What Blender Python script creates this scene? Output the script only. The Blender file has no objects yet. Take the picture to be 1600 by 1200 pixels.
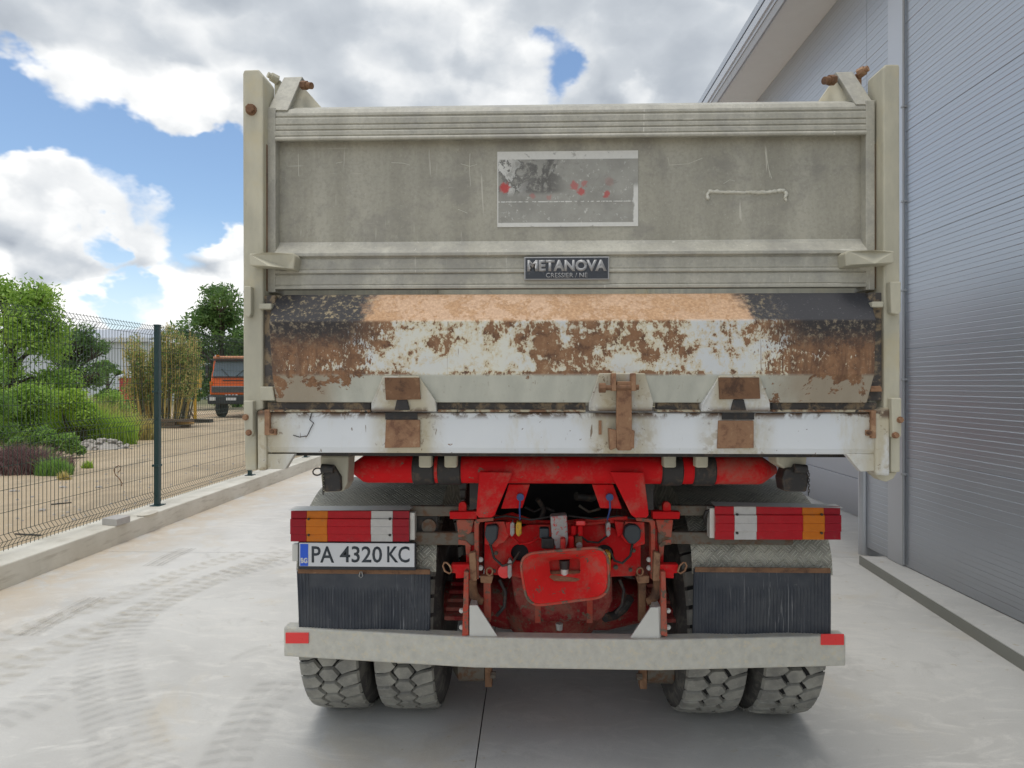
import bpy, bmesh, math, random
import numpy as np
from mathutils import Vector, Matrix

# ------------------------------------------------------------------ camera, sky, sun, exposure
F, H, A = 1000.0, 1.72, math.radians(1.6)      # focal length in photo pixels, eye height, camera yaw
CA, SA = math.cos(A), math.sin(A)
scn = bpy.context.scene
COL = scn.collection
cam = bpy.data.cameras.new('camera'); camo = bpy.data.objects.new('camera', cam); COL.objects.link(camo)
cam.sensor_width = 36; cam.lens = 36 * F / 1600; cam.clip_end = 3000; cam.clip_start = 0.05
camo.location = (0, 0, H); camo.rotation_euler = (math.radians(90), 0, A)
scn.camera = camo
scn.render.resolution_x, scn.render.resolution_y = 1024, 768
scn.view_settings.view_transform = 'Standard'; scn.view_settings.look = 'None'
scn.view_settings.gamma = 1.0; scn.view_settings.use_curve_mapping = False
scn.view_settings.exposure = 0.78

SUN_DIR = Vector((-0.04, -0.13, 0.98)).normalized()
sun = bpy.data.lights.new('sun', 'SUN'); suno = bpy.data.objects.new('sun', sun); COL.objects.link(suno)
sun.energy = 0.95; sun.angle = math.radians(24); sun.color = (1.0, 0.965, 0.91)
suno.rotation_euler = SUN_DIR.to_track_quat('Z', 'Y').to_euler()


def pix_dir(px, py):
    cx, cz = (px - 800) / F, -(py - 600) / F
    return Vector((cx * CA - SA, cx * SA + CA, cz)).normalized()


def P(px, py, Y):
    """point seen at photo pixel px,py on the plane at world depth Y"""
    cx, cz = (px - 800) / F, -(py - 600) / F
    t = Y / (cx * SA + CA)
    return Vector(((cx * CA - SA) * t, Y, H + cz * t))


def G(px, py, z=0.0):
    cx, cz = (px - 800) / F, -(py - 600) / F
    t = (z - H) / cz
    return Vector(((cx * CA - SA) * t, (cx * SA + CA) * t, z))


class NT:
    """small helper round a node tree"""
    def __init__(s, tree):
        s.t = tree; s.N = tree.nodes; s.L = tree.links

    def n(s, kind, **kw):
        nd = s.N.new(kind)
        for k, v in kw.items():
            if k.startswith('_'): setattr(nd, k[1:], v)
        for k, v in kw.items():
            if not k.startswith('_'): s.put(nd.inputs[k.replace('__', ' ')], v)
        return nd

    def put(s, sock, v):
        if isinstance(v, bpy.types.NodeSocket): s.L.new(v, sock)
        elif isinstance(v, (tuple, list, Vector)):
            v = tuple(v)
            if sock.type == 'RGBA' and len(v) == 3: v = v + (1,)
            sock.default_value = v
        else:
            if sock.type == 'RGBA': v = (v, v, v, 1)
            elif sock.type == 'VECTOR': v = (v, v, v)
            sock.default_value = v

    def m(s, op, a, b=0.0, c=0.0, clamp=False):
        nd = s.N.new('ShaderNodeMath'); nd.operation = op; nd.use_clamp = clamp
        s.put(nd.inputs[0], a); s.put(nd.inputs[1], b); s.put(nd.inputs[2], c)
        return nd.outputs[0]

    def v(s, op, a, b=(0, 0, 0)):
        nd = s.N.new('ShaderNodeVectorMath'); nd.operation = op
        s.put(nd.inputs[0], a); s.put(nd.inputs[1], b)
        return nd.outputs['Value'] if op in ('DISTANCE', 'LENGTH', 'DOT_PRODUCT') else nd.outputs[0]

    def scl(s, vec, k): return s.v('MULTIPLY', vec, k if isinstance(k, tuple) else (k, k, k))

    def noise(s, vec, scale, detail=4, rough=0.55, dist=0.0):
        nd = s.n('ShaderNodeTexNoise', Vector=vec, Scale=scale, Detail=detail, Roughness=rough, Distortion=dist)
        return nd.outputs['Fac']

    def ss(s, x, a, b, lo=0.0, hi=1.0):
        nd = s.N.new('ShaderNodeMapRange'); nd.interpolation_type = 'SMOOTHSTEP'
        s.put(nd.inputs[0], x); s.put(nd.inputs[1], a); s.put(nd.inputs[2], b); s.put(nd.inputs[3], lo); s.put(nd.inputs[4], hi)
        return nd.outputs[0]

    def mix(s, f, a, b):
        nd = s.N.new('ShaderNodeMix'); nd.data_type = 'RGBA'
        s.put(nd.inputs[0], f); s.put(nd.inputs[6], a); s.put(nd.inputs[7], b)
        return nd.outputs[2]

    def xyz(s, vec):
        nd = s.n('ShaderNodeSeparateXYZ', Vector=vec); return nd.outputs[0], nd.outputs[1], nd.outputs[2]

    def cxyz(s, x, y, z):
        nd = s.n('ShaderNodeCombineXYZ', X=x, Y=y, Z=z); return nd.outputs[0]


# world: physical sky seen through broken cumulus cloud
wd = bpy.data.worlds.new('World'); scn.world = wd; wd.use_nodes = True
wd.cycles.sampling_method = 'MANUAL'; wd.cycles.sample_map_resolution = 256
w = NT(wd.node_tree); w.N.clear()
sky = w.n('ShaderNodeTexSky', _sky_type='NISHITA', _sun_disc=False, _sun_elevation=math.asin(SUN_DIR.z),
          _sun_rotation=math.atan2(SUN_DIR.x, SUN_DIR.y), _air_density=1.0, _dust_density=0.7, _ozone_density=1.2)
gd = w.n('ShaderNodeTexCoord').outputs['Generated']
dx, dy, dz = w.xyz(gd)
q = w.cxyz(dx, dy, w.m('MULTIPLY', dz, 1.45))
wob = w.n('ShaderNodeTexNoise', Vector=q, Scale=6.0, Detail=5, Roughness=.6).outputs['Color']
wobv = w.scl(w.v('SUBTRACT', wob, (.5, .5, .5)), .16)
gw = w.v('ADD', gd, wobv)


def cloud_density(vec):
    fb = w.noise(vec, 4.2, 7, 0.55)
    vv = w.v('ADD', vec, w.scl(wobv, .5))
    vo = w.n('ShaderNodeTexVoronoi', _feature='F1', Vector=vv, Scale=8.5, Detail=1.0, Roughness=.5).outputs['Distance']
    vo = w.m('MULTIPLY', vo, vo)
    return w.m('ADD', w.m('MULTIPLY', fb, .72), w.m('MULTIPLY', w.m('SUBTRACT', .55, vo), .27))


n1 = cloud_density(q)
n2 = cloud_density(w.v('ADD', q, (0.012, 0.0, 0.040)))
big = w.noise(q, 1.3, 3, 0.5)


def blob(px, py, r):
    return w.ss(w.v('DISTANCE', gw, tuple(pix_dir(px, py))), r * 0.3, r, 1.0, 0.0)


def addup(lst):
    acc = lst[0]
    for b in lst[1:]: acc = w.m('MAXIMUM', acc, b)
    return acc


clear = addup([blob(*b) for b in [(10, 185, .095), (70, 188, .09), (140, 208, .10), (210, 250, .115), (285, 285, .115), (350, 290, .09), (300, 330, .06), (850, 112, .085), (830, 95, .06),
                                  (835, 150, .075), (100, 352, .045), (160, 362, .04), (215, 452, .055), (190, 480, .05)]])
thick = addup([blob(*b) for b in [(950, 60, .36), (1100, 110, .24), (560, 40, .26), (400, 10, .22), (120, 20, .18), (200, 320, .09), (90, 320, .12), (620, 130, .14)]])
puff = addup([blob(*b) for b in [(690, 50, .14), (640, 100, .11), (780, 130, .08), (300, 110, .13), (180, 110, .15), (60, 265, .11), (130, 275, .08), (300, 440, .09), (110, 450, .1), (330, 395, .09), (240, 385, .09), (130, 400, .08), (150, 300, .09), (220, 325, .06), (335, 330, .05), (40, 350, .06), (340, 440, .07), (60, 330, .08), (240, 340, .06), (250, 480, .09), (100, 500, .1), (30, 460, .09), (1012, 152, .035), (40, 400, .1)]])
den = w.m('ADD', w.m('MULTIPLY', n1, 1.25), 0.17)
den = w.m('ADD', den, w.m('MULTIPLY', w.m('SUBTRACT', big, .5), 0.5))
den = w.m('ADD', den, w.m('MULTIPLY', thick, 0.34))
den = w.m('ADD', den, w.m('MULTIPLY', puff, 0.20))
den = w.m('SUBTRACT', den, w.m('MULTIPLY', clear, 0.58))
alpha = w.ss(den, 0.37, 0.60)
lit = w.m('MULTIPLY', w.m('SUBTRACT', n1, n2), 2.7)
lit = w.m('MULTIPLY', lit, w.m('SUBTRACT', 1.0, w.m('MULTIPLY', thick, .62)))
shade = w.m('ADD', 0.74, lit)
shade = w.m('SUBTRACT', shade, w.m('MULTIPLY', w.ss(den, 0.60, 1.20), 0.16))
shade = w.m('SUBTRACT', shade, w.m('MULTIPLY', thick, 0.17))
shade = w.m('ADD', shade, w.m('MULTIPLY', puff, 0.26))
shade = w.m('ADD', shade, w.m('MULTIPLY', w.ss(den, 0.62, 0.42), 0.10))
shade = w.m('MINIMUM', w.m('MAXIMUM', shade, 0.25), 1.05)
ccol = w.n('ShaderNodeValToRGB', Fac=shade)
cr = ccol.color_ramp
cr.elements[0].position = 0.20; cr.elements[0].color = (.27, .30, .345, 1)
cr.elements[1].position = 1.0; cr.elements[1].color = (.80, .80, .79, 1)
e = cr.elements.new(0.55); e.color = (.43, .46, .495, 1)
CLOUD = 8.3
ccl = w.scl(ccol.outputs[0], CLOUD)
skyc = w.scl(sky.outputs[0], (.95, .99, 1.0))
haze = w.ss(dz, 0.0, 0.25, 1.0, 0.0)
skyh = w.mix(w.m('MULTIPLY', haze, 0.5), skyc, (5.4, 6.1, 6.9))
final = w.mix(alpha, skyh, ccl)
final = w.mix(w.ss(dz, -0.02, 0.0, 1.0, 0.0), final, (3.6, 3.3, 2.9))
bg = w.n('ShaderNodeBackground', Color=final, Strength=0.10)
wo = w.n('ShaderNodeOutputWorld'); w.L.new(bg.outputs[0], wo.inputs[0])

random.seed(7); RNG = np.random.default_rng(11)

# ------------------------------------------------------------------ mesh helpers
class MB:
    def __init__(s): s.bm = bmesh.new()

    def ngon(s, pts):
        return s.bm.faces.new([s.bm.verts.new(p) for p in pts])

    def hull(s, a, b):
        """solid between two equal rings of points"""
        va = [s.bm.verts.new(p) for p in a]; vb = [s.bm.verts.new(p) for p in b]
        k = len(a)
        for i in range(k):
            j = (i + 1) % k; s.bm.faces.new((va[i], va[j], vb[j], vb[i]))
        s.bm.faces.new(va[::-1]); s.bm.faces.new(vb)
        return s

    def box(s, x0, y0, z0, x1, y1, z1):
        return s.hull([(x0, y0, z0), (x1, y0, z0), (x1, y1, z0), (x0, y1, z0)], [(x0, y0, z1), (x1, y0, z1), (x1, y1, z1), (x0, y1, z1)])

    def pb(s, px0, py0, px1, py1, Y, d):
        """box whose rear face covers the pixel rectangle at depth Y"""
        c = (px0 + px1) / 2
        x0, x1 = P(px0, 600, Y).x, P(px1, 600, Y).x
        z1, z0 = P(c, py0, Y).z, P(c, py1, Y).z
        return s.box(x0, Y, z0, x1, Y + d, z1)

    def prism(s, pts, Y, d):
        f = [P(x, y, Y) for x, y in pts]
        return s.hull(f, [p + Vector((0, d, 0)) for p in f])

    def slab(s, pts, Ys, d):
        """polygon with its own depth per corner, thickened away from the camera"""
        f = [P(x, y, yy) for (x, y), yy in zip(pts, Ys)]
        return s.hull(f, [p + Vector((0, d, 0)) for p in f])

    def xprof(s, prof, x0, x1):
        return s.hull([(x0, y, z) for y, z in prof], [(x1, y, z) for y, z in prof])

    def cyl(s, p0, p1, r0, r1=None, seg=18):
        p0, p1 = Vector(p0), Vector(p1); r1 = r0 if r1 is None else r1
        ax = (p1 - p0).normalized(); u = ax.orthogonal().normalized(); v = ax.cross(u)
        cs = [(math.cos(i * 2 * math.pi / seg), math.sin(i * 2 * math.pi / seg)) for i in range(seg)]
        return s.hull([p0 + (u * c + v * k) * r0 for c, k in cs], [p1 + (u * c + v * k) * r1 for c, k in cs])

    def lathe(s, p0, axis, prof, seg=24):
        """prof: (along, radius) pairs; closed with caps"""
        p0 = Vector(p0); ax = Vector(axis).normalized(); u = ax.orthogonal().normalized(); v = ax.cross(u)
        rings = []
        for a, r in prof:
            rings.append([s.bm.verts.new(p0 + ax * a + (u * math.cos(i * 2 * math.pi / seg) + v * math.sin(i * 2 * math.pi / seg)) * r) for i in range(seg)])
        for a, b in zip(rings[:-1], rings[1:]):
            for i in range(seg):
                j = (i + 1) % seg; s.bm.faces.new((a[i], a[j], b[j], b[i]))
        s.bm.faces.new(rings[0][::-1]); s.bm.faces.new(rings[-1])
        return s

    def tube(s, path, r, seg=8, closed=False):
        path = [Vector(p) for p in path]; n = len(path); rings = []
        rr = r if isinstance(r, (list, tuple)) else [r] * n
        up = None
        for i, p in enumerate(path):
            a = path[(i - 1) % n] if (closed or i > 0) else p
            b = path[(i + 1) % n] if (closed or i < n - 1) else p
            t = (b - a).normalized()
            if up is None: up = t.orthogonal().normalized()
            up = (up - t * up.dot(t)); up = up.normalized() if up.length > 1e-6 else t.orthogonal().normalized()
            v = t.cross(up)
            rings.append([s.bm.verts.new(p + (up * math.cos(k * 2 * math.pi / seg) + v * math.sin(k * 2 * math.pi / seg)) * rr[i]) for k in range(seg)])
        m = n if closed else n - 1
        for i in range(m):
            a, b = rings[i], rings[(i + 1) % n]
            for k in range(seg):
                j = (k + 1) % seg; s.bm.faces.new((a[k], a[j], b[j], b[k]))
        if not closed:
            s.bm.faces.new(rings[0][::-1]); s.bm.faces.new(rings[-1])
        return s

    def build(s, name, mat, parent=None, bevel=0.0, smooth=None, seg=2):
        bmesh.ops.recalc_face_normals(s.bm, faces=s.bm.faces)
        me = bpy.data.meshes.new(name); s.bm.to_mesh(me); s.bm.free()
        me.materials.append(mat)
        if smooth is not None:
            me.polygons.foreach_set('use_smooth', [True] * len(me.polygons)); me.set_sharp_from_angle(angle=math.radians(smooth))
        o = bpy.data.objects.new(name, me); COL.objects.link(o)
        if bevel:
            b = o.modifiers.new('bevel', 'BEVEL'); b.width = bevel; b.segments = seg; b.limit_method = 'ANGLE'; b.angle_limit = math.radians(35)
        adopt(o, parent)
        return o


def adopt(o, parent):
    if parent is not None:
        o.parent = parent
        if parent.type == 'EMPTY': o.matrix_parent_inverse = Matrix.Translation(-parent.location)


def from_np(name, verts, faces, mat, parent=None, smooth=False):
    me = bpy.data.meshes.new(name)
    me.from_pydata([tuple(v) for v in verts], [], [tuple(f) for f in faces])
    me.materials.append(mat)
    if smooth: me.polygons.foreach_set('use_smooth', [True] * len(me.polygons))
    o = bpy.data.objects.new(name, me); COL.objects.link(o); adopt(o, parent)
    return o


def tag(o, label=None, cat=None, group=None, kind=None):
    if label: o['label'] = label
    if cat: o['category'] = cat
    if group: o['group'] = group
    if kind: o['kind'] = kind
    return o


def thing(name, loc, label, cat, group=None):
    o = bpy.data.objects.new(name, None); COL.objects.link(o); o.location = loc; o.empty_display_size = .2
    return tag(o, label, cat, group)


def text(name, body, px0, py0, px1, py1, Y, mat, parent, bold=0.0, depth=0.002, shear=0.0, lift=0.002):
    """raised lettering fitted to a pixel rectangle on a plane facing the camera"""
    cu = bpy.data.curves.new(name, 'FONT'); cu.body = body; cu.size = 1; cu.offset = bold; cu.shear = shear; cu.resolution_u = 3
    to = bpy.data.objects.new(name, cu); COL.objects.link(to)
    me = bpy.data.meshes.new_from_object(to.evaluated_get(bpy.context.evaluated_depsgraph_get()))
    bpy.data.objects.remove(to)
    co = np.array([v.co[:] for v in me.vertices]); mn, mx = co.min(0), co.max(0)
    a, b = P(px0, (py0 + py1) / 2, Y), P(px1, (py0 + py1) / 2, Y); c = (px0 + px1) / 2
    zt, zb = P(c, py0, Y).z, P(c, py1, Y).z
    for v in me.vertices:
        u = (v.co.x - mn[0]) / (mx[0] - mn[0]); k = (v.co.y - mn[1]) / (mx[1] - mn[1])
        v.co = (a.x + (b.x - a.x) * u, Y - lift, zb + (zt - zb) * k)
    bm = bmesh.new(); bm.from_mesh(me)
    r = bmesh.ops.extrude_face_region(bm, geom=list(bm.faces))
    for v in [g for g in r['geom'] if isinstance(g, bmesh.types.BMVert)]: v.co.y += depth
    bmesh.ops.recalc_face_normals(bm, faces=bm.faces)
    me2 = bpy.data.meshes.new(name); bm.to_mesh(me2); bm.free(); me2.materials.append(mat)
    o = bpy.data.objects.new(name, me2); COL.objects.link(o); adopt(o, parent)
    return o


def plate_holes(name, outline, holes, Y, d, mat, parent):
    """flat plate facing the camera with round holes; outline in pixels, holes (px,py,r_px)"""
    cu = bpy.data.curves.new(name, 'CURVE'); cu.dimensions = '2D'; cu.fill_mode = 'BOTH'; cu.extrude = d / 2
    def spl(pts):
        sp = cu.splines.new('POLY'); sp.points.add(len(pts) - 1); sp.use_cyclic_u = True
        for i, p in enumerate(pts): sp.points[i].co = (p.x, p.z, 0, 1)
    spl([P(x, y, Y) for x, y in outline])
    for hx, hy, r in holes: spl([P(hx + r * math.cos(i * .3142), hy + r * math.sin(i * .3142), Y) for i in range(20)])
    to = bpy.data.objects.new(name, cu); COL.objects.link(to)
    me = bpy.data.meshes.new_from_object(to.evaluated_get(bpy.context.evaluated_depsgraph_get())); bpy.data.objects.remove(to)
    for v in me.vertices: v.co = (v.co.x, Y + d / 2 + v.co.z, v.co.y)
    me.materials.clear(); me.materials.append(mat)
    o = bpy.data.objects.new(name, me); COL.objects.link(o); adopt(o, parent)
    return o


def copy_tree(o, parent=None):
    c = o.copy(); COL.objects.link(c); c.parent = parent
    for ch in list(o.children): copy_tree(ch, c)
    return c


# ------------------------------------------------------------------ materials
def mat(name, fn, **kw):
    m = bpy.data.materials.new(name); m.use_nodes = True
    t = NT(m.node_tree); bs = t.N['Principled BSDF']
    for k, v in kw.items(): t.put(bs.inputs[k.replace('__', ' ')], v)
    co = t.n('ShaderNodeTexCoord').outputs['Object']
    fn(t, bs, co)
    return m


def bump(t, bs, h, strength=0.3, dist=0.01):
    b = t.n('ShaderNodeBump', Height=h, Strength=strength, Distance=dist); t.L.new(b.outputs[0], bs.inputs['Normal'])


def plain(name, c, rough=0.5, metal=0.0, var=0.15, scale=8, bmp=0.0, coat=0.0, dirt=None, dirt_amt=0.0):
    def fn(t, bs, co):
        n = t.noise(co, scale, 5, .6)
        col = t.mix(n, tuple(x * (1 - var) for x in c), tuple(x * (1 + var) for x in c))
        if dirt:
            d = t.ss(t.noise(co, scale * 1.7, 7, .68, .3), .62 - dirt_amt * .3, .72 - dirt_amt * .2)
            col = t.mix(d, col, dirt)
        t.put(bs.inputs['Base Color'], col)
        t.put(bs.inputs['Roughness'], t.m('ADD', rough - .08, t.m('MULTIPLY', n, .16)))
        if bmp: bump(t, bs, t.noise(co, scale * 6, 4, .6), bmp, .004)
    m = mat(name, fn, Metallic=metal)
    m.node_tree.nodes['Principled BSDF'].inputs['Coat Weight'].default_value = coat
    return m


def alu_panel_fn(t, bs, co): alu_fn(t, bs, co, .86)


def alu_fn(t, bs, co, k_=1.0):
    st = t.noise(t.scl(co, (9, 9, 1.6)), 1, 6, .62)
    bl = t.noise(co, 2.6, 5, .6)
    gr = t.noise(co, 140, 2, .5)
    col = t.mix(t.ss(st, .3, .72), (.375, .360, .298), (.505, .487, .41))
    col = t.mix(t.ss(bl, .55, .75), col, (.50, .48, .40))
    col = t.mix(t.ss(gr, .62, .75, 0, .45), col, (.60, .585, .52))
    bl2 = t.noise(t.v('ADD', co, (2, 4, 1)), 5.5, 7, .66, .3)
    col = t.mix(t.ss(bl2, .48, .64, 0, .5), col, (.27, .26, .235))
    col = t.mix(t.ss(t.noise(co, 75, 5, .7), .44, .66, 0, .30), col, (.25, .24, .21))
    col = t.mix(t.ss(t.noise(co, 24, 6, .7), .60, .72, 0, .35), col, (.60, .575, .49))
    sc = t.noise(t.scl(co, (40, 40, 2.2)), 1.4, 2, .5, .6)
    col = t.mix(t.m('MULTIPLY', t.ss(sc, .715, .75), .6), col, (.72, .70, .62))
    sc2 = t.noise(t.v('ADD', t.scl(co, (3.0, 3, 50)), (0, 0, 9)), 1.2, 2, .5, .8)
    col = t.mix(t.m('MULTIPLY', t.ss(sc2, .73, .76), .5), col, (.70, .68, .6))
    if k_ != 1.0: col = t.scl(col, (k_, k_ * .985, k_ * .95))
    t.put(bs.inputs['Base Color'], col); t.put(bs.inputs['Roughness'], t.m('ADD', .42, t.m('MULTIPLY', bl, .25)))
    bump(t, bs, t.noise(co, 60, 4, .6), .08, .004)


def beige_fn(t, bs, co):
    n = t.noise(t.scl(co, (6, 6, 2.2)), 1, 6, .62)
    col = t.mix(t.ss(n, .3, .7), (.40, .38, .295), (.56, .525, .40))
    y = t.noise(co, 3.1, 5, .65)
    col = t.mix(t.ss(y, .54, .72, 0, .6), col, (.56, .48, .29))
    r = t.noise(t.v('ADD', co, (3, 1, 7)), 13, 8, .72, .3)
    col = t.mix(t.ss(r, .675, .72), col, (.16, .08, .04))
    dk = t.noise(t.v('ADD', co, (1, 8, 2)), 6, 6, .7)
    col = t.mix(t.ss(dk, .63, .72, 0, .55), col, (.16, .17, .17))
    t.put(bs.inputs['Base Color'], col); t.put(bs.inputs['Roughness'], .62)
    bump(t, bs, t.noise(co, 90, 4, .6), .12, .003)


def rustcol(t, co, dark=(.085, .045, .028), mid=(.20, .105, .055), lite=(.34, .205, .115), sc=14):
    n = t.noise(co, sc, 8, .7, .2)
    c = t.mix(t.ss(n, .34, .52), dark, mid)
    return t.mix(t.ss(n, .54, .72), c, lite)


def rust_fn(t, bs, co):
    t.put(bs.inputs['Base Color'], rustcol(t, co)); t.put(bs.inputs['Roughness'], .85)
    bump(t, bs, t.noise(co, 120, 5, .7), .35, .003)


def rustlight_fn(t, bs, co):
    c = rustcol(t, co, (.17, .08, .045), (.30, .165, .09), (.46, .30, .175), 20)
    t.put(bs.inputs['Base Color'], c); t.put(bs.inputs['Roughness'], .8)
    bump(t, bs, t.noise(co, 120, 5, .7), .3, .003)


ZB = P(890, 645, 2.445).z
HX = [P(px, 650, 2.43).x for px in (632, 972, 1152)]


def white_fn(t, bs, co):
    x, y, z = t.xyz(co)
    n = t.noise(co, 3, 5, .6); nb = t.noise(co, 9, 8, .70, .3); nf = t.noise(co, 48, 6, .65); nq_ = t.noise(co, 26, 7, .7)
    col = t.mix(n, (.62, .645, .66), (.76, .78, .785))
    ys = t.noise(t.scl(co, (7, 7, 2.2)), 1, 6, .65)
    col = t.mix(t.ss(ys, .52, .70, 0, .6), col, (.55, .50, .36))
    near = t.ss(t.m('ABSOLUTE', t.m('SUBTRACT', x, HX[0])), .17, .06)
    for c in HX[1:]: near = t.m('MAXIMUM', near, t.ss(t.m('ABSOLUTE', t.m('SUBTRACT', x, c)), .17, .06))
    near = t.m('MAXIMUM', near, t.m('MAXIMUM', t.ss(x, -.82, -1.02), t.ss(x, 1.18, 1.32)))
    col = t.mix(t.m('MULTIPLY', near, t.ss(t.m('ADD', ys, t.m('MULTIPLY', nf, .3)), .45, .70, .15, .85)), col, (.47, .41, .265))
    col = t.mix(t.m('MULTIPLY', near, t.ss(nb, .53, .62, 0, .7)), col, (.40, .33, .21))
    col = t.mix(t.m('MULTIPLY', near, t.ss(nq_, .60, .65, 0, .75)), col, (.19, .13, .085))
    top = t.ss(t.m('ABSOLUTE', t.m('SUBTRACT', z, ZB)), .030, .004)
    col = t.mix(t.m('MULTIPLY', top, t.ss(t.m('ADD', nb, t.m('MULTIPLY', near, .1)), .47, .56)), col, (.13, .085, .055))
    rs = rustcol(t, co)
    col = t.mix(t.ss(nb, .655, .675), col, rs)
    dk = t.noise(t.v('ADD', co, (4, 0, 0)), 34, 5, .62)
    col = t.mix(t.ss(dk, .675, .70), col, (.12, .06, .035))
    vv = t.noise(t.scl(co, (60, 60, 10)), 1, 3, .5)
    col = t.mix(t.ss(vv, .70, .73, 0, .85), col, (.16, .10, .05))
    t.put(bs.inputs['Base Color'], col); t.put(bs.inputs['Roughness'], t.m('ADD', .38, t.m('MULTIPLY', nf, .3)))
    bump(t, bs, t.noise(co, 40, 4, .6), .08, .004)


Z500, Z585 = P(890, 501, 2.39).z, P(890, 585, 2.395).z
XL, XR = P(565, 500, 2.4).x, P(1165, 500, 2.4).x


def flap_fn(t, bs, co):
    x, y, z = t.xyz(co)
    nb = t.noise(co, 9.5, 9, .72, .3)               # flaking
    nf = t.noise(co, 80, 6, .68)
    nm = t.noise(co, 2.7, 4, .6)
    ends = t.m('MAXIMUM', t.ss(t.m('ADD', x, t.m('MULTIPLY', t.m('SUBTRACT', nm, .5), .5)), -.42, -.86),
               t.ss(t.m('ADD', x, t.m('MULTIPLY', t.m('SUBTRACT', nm, .5), .5)), .66, 1.12))
    hh = t.ss(z, Z585, Z500)                          # 0 at the lower fold, 1 at the upper fold
    rust = rustcol(t, co, (.115, .060, .036), (.265, .140, .072), (.40, .255, .145), 26)
    rust = t.mix(t.ss(t.noise(co, 130, 4, .65), .60, .68, 0, .6), rust, (.50, .42, .30))
    dust = t.mix(t.ss(t.noise(co, 90, 5, .7), .35, .7), (.42, .245, .13), (.60, .385, .225))
    paint = t.mix(t.ss(nm, .35, .65), (.60, .62, .62), (.68, .67, .58))
    fx = t.ss(t.m('ADD', x, t.m('MULTIPLY', t.m('SUBTRACT', nm, .5), .8)), .10, .5)        # flakes larger towards the right
    thr = t.m('SUBTRACT', .552, t.m('MULTIPLY', hh, .026))
    thr = t.m('SUBTRACT', thr, t.m('MULTIPLY', ends, .030))
    thr = t.m('SUBTRACT', thr, t.m('MULTIPLY', fx, .006))
    thr = t.m('SUBTRACT', thr, t.m('MULTIPLY', t.ss(ends, .55, 1.0), .03))
    thr = t.m('SUBTRACT', thr, t.ss(t.m('ABSOLUTE', t.m('SUBTRACT', z, Z585 + .004)), .016, .002, 0.0, .055))
    bigp = t.ss(t.v('DISTANCE', co, tuple(P(895, 525, 2.39))), .08, .26, .045, 0.0)
    thr = t.m('SUBTRACT', thr, bigp)
    bigp2 = t.ss(t.v('DISTANCE', co, tuple(P(1030, 515, 2.39))), .05, .20, .040, 0.0)
    thr = t.m('SUBTRACT', thr, bigp2)
    nq = t.noise(t.v('ADD', t.scl(co, (1, 1, .6)), (1.3, 0, 2.7)), 34, 7, .70, .2)
    fl = t.m('ADD', t.m('MULTIPLY', nb, .50), t.m('ADD', t.m('MULTIPLY', nf, .20), t.m('MULTIPLY', nq, .30)))
    rm = t.ss(fl, t.m('SUBTRACT', thr, .008), t.m('ADD', thr, .008))
    yel = t.ss(fl, t.m('SUBTRACT', thr, .07), t.m('SUBTRACT', thr, .005))
    paint = t.mix(t.m('MULTIPLY', yel, .62), paint, (.58, .45, .22))
    fine = t.noise(t.scl(co, (1, 1, .45)), 125, 5, .70)
    egrad = t.m('ADD', t.m('MULTIPLY', ends, .34), t.m('ADD', t.m('MULTIPLY', t.m('SUBTRACT', hh, .5), .10), t.m('MULTIPLY', t.m('SUBTRACT', nb, .5), .35)))
    rm = t.m('MAXIMUM', rm, t.ss(t.m('ADD', fine, egrad), .655, .70))
    rust = t.mix(t.m('MULTIPLY', t.ss(t.noise(t.scl(co, (55, 55, 6)), 1, 5, .65), .42, .66), t.ss(ends, .2, .8, .25, .8)), rust, (.135, .072, .042))
    mid = t.mix(rm, paint, rust)
    ln_ = t.ss(t.noise(t.scl(co, (34, 34, 1.3)), 1, 3, .5, 1.2), .705, .725)
    mid = t.mix(t.m('MULTIPLY', ln_, .7), mid, (.22, .13, .08))
    soot = t.mix(t.ss(t.noise(co, 60, 6, .7), .50, .68), (.040, .036, .036), (.27, .22, .15))
    sm = t.m('MULTIPLY', t.ss(ends, .25, .95), t.ss(t.m('ADD', hh, t.m('MULTIPLY', nf, .6)), .62, 1.30))
    sm = t.m('MAXIMUM', sm, t.m('MULTIPLY', t.m('MAXIMUM', t.ss(x, -.90, -1.02), t.ss(x, 1.24, 1.34)), t.ss(nf, .30, .50, .35, .95)))
    mid = t.mix(sm, mid, soot)
    # lower strip: grey paint, stained at the ends
    low = t.mix(t.ss(t.noise(t.scl(co, (14, 14, 2)), 1, 5, .6), .3, .75), (.46, .465, .40), (.56, .56, .48))
    low = t.mix(t.m('MULTIPLY', t.ss(ends, .5, 1), .6), low, (.26, .17, .09))
    low = t.mix(t.ss(t.m('ADD', t.m('ADD', nb, t.m('MULTIPLY', ends, .10)), t.ss(z, Z585 - .07, Z585, 0, .045)), .645, .665), low, rust)
    low = t.mix(t.ss(t.noise(t.scl(co, (60, 60, 7)), 1, 4, .6), .66, .72, 0, .6), low, (.27, .22, .15))
    col = t.mix(t.ss(z, Z585 - .010, Z585 + .006), low, mid)
    # top slope: dry rust in the middle, blackened ends
    xn = t.m('ADD', x, t.m('MULTIPLY', t.m('SUBTRACT', nb, .5), .30))
    inner = t.m('MULTIPLY', t.ss(xn, XL - .02, XL + .05), t.ss(xn, XR + .05, XR - .03))
    spk = t.mix(t.ss(t.noise(co, 55, 6, .7), .50, .66, 0, .85), (.045, .043, .045), (.36, .29, .175))
    spk = t.mix(t.ss(x, .8, 1.0), spk, t.mix(t.ss(nf, .6, .72, 0, .6), (.045, .045, .05), (.25, .25, .25)))
    top = t.mix(inner, spk, dust)
    col = t.mix(t.ss(z, Z500 - .006, Z500 + .008), col, top)
    t.put(bs.inputs['Base Color'], col); t.put(bs.inputs['Roughness'], t.m('ADD', .5, t.m('MULTIPLY', rm, .35)))
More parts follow.
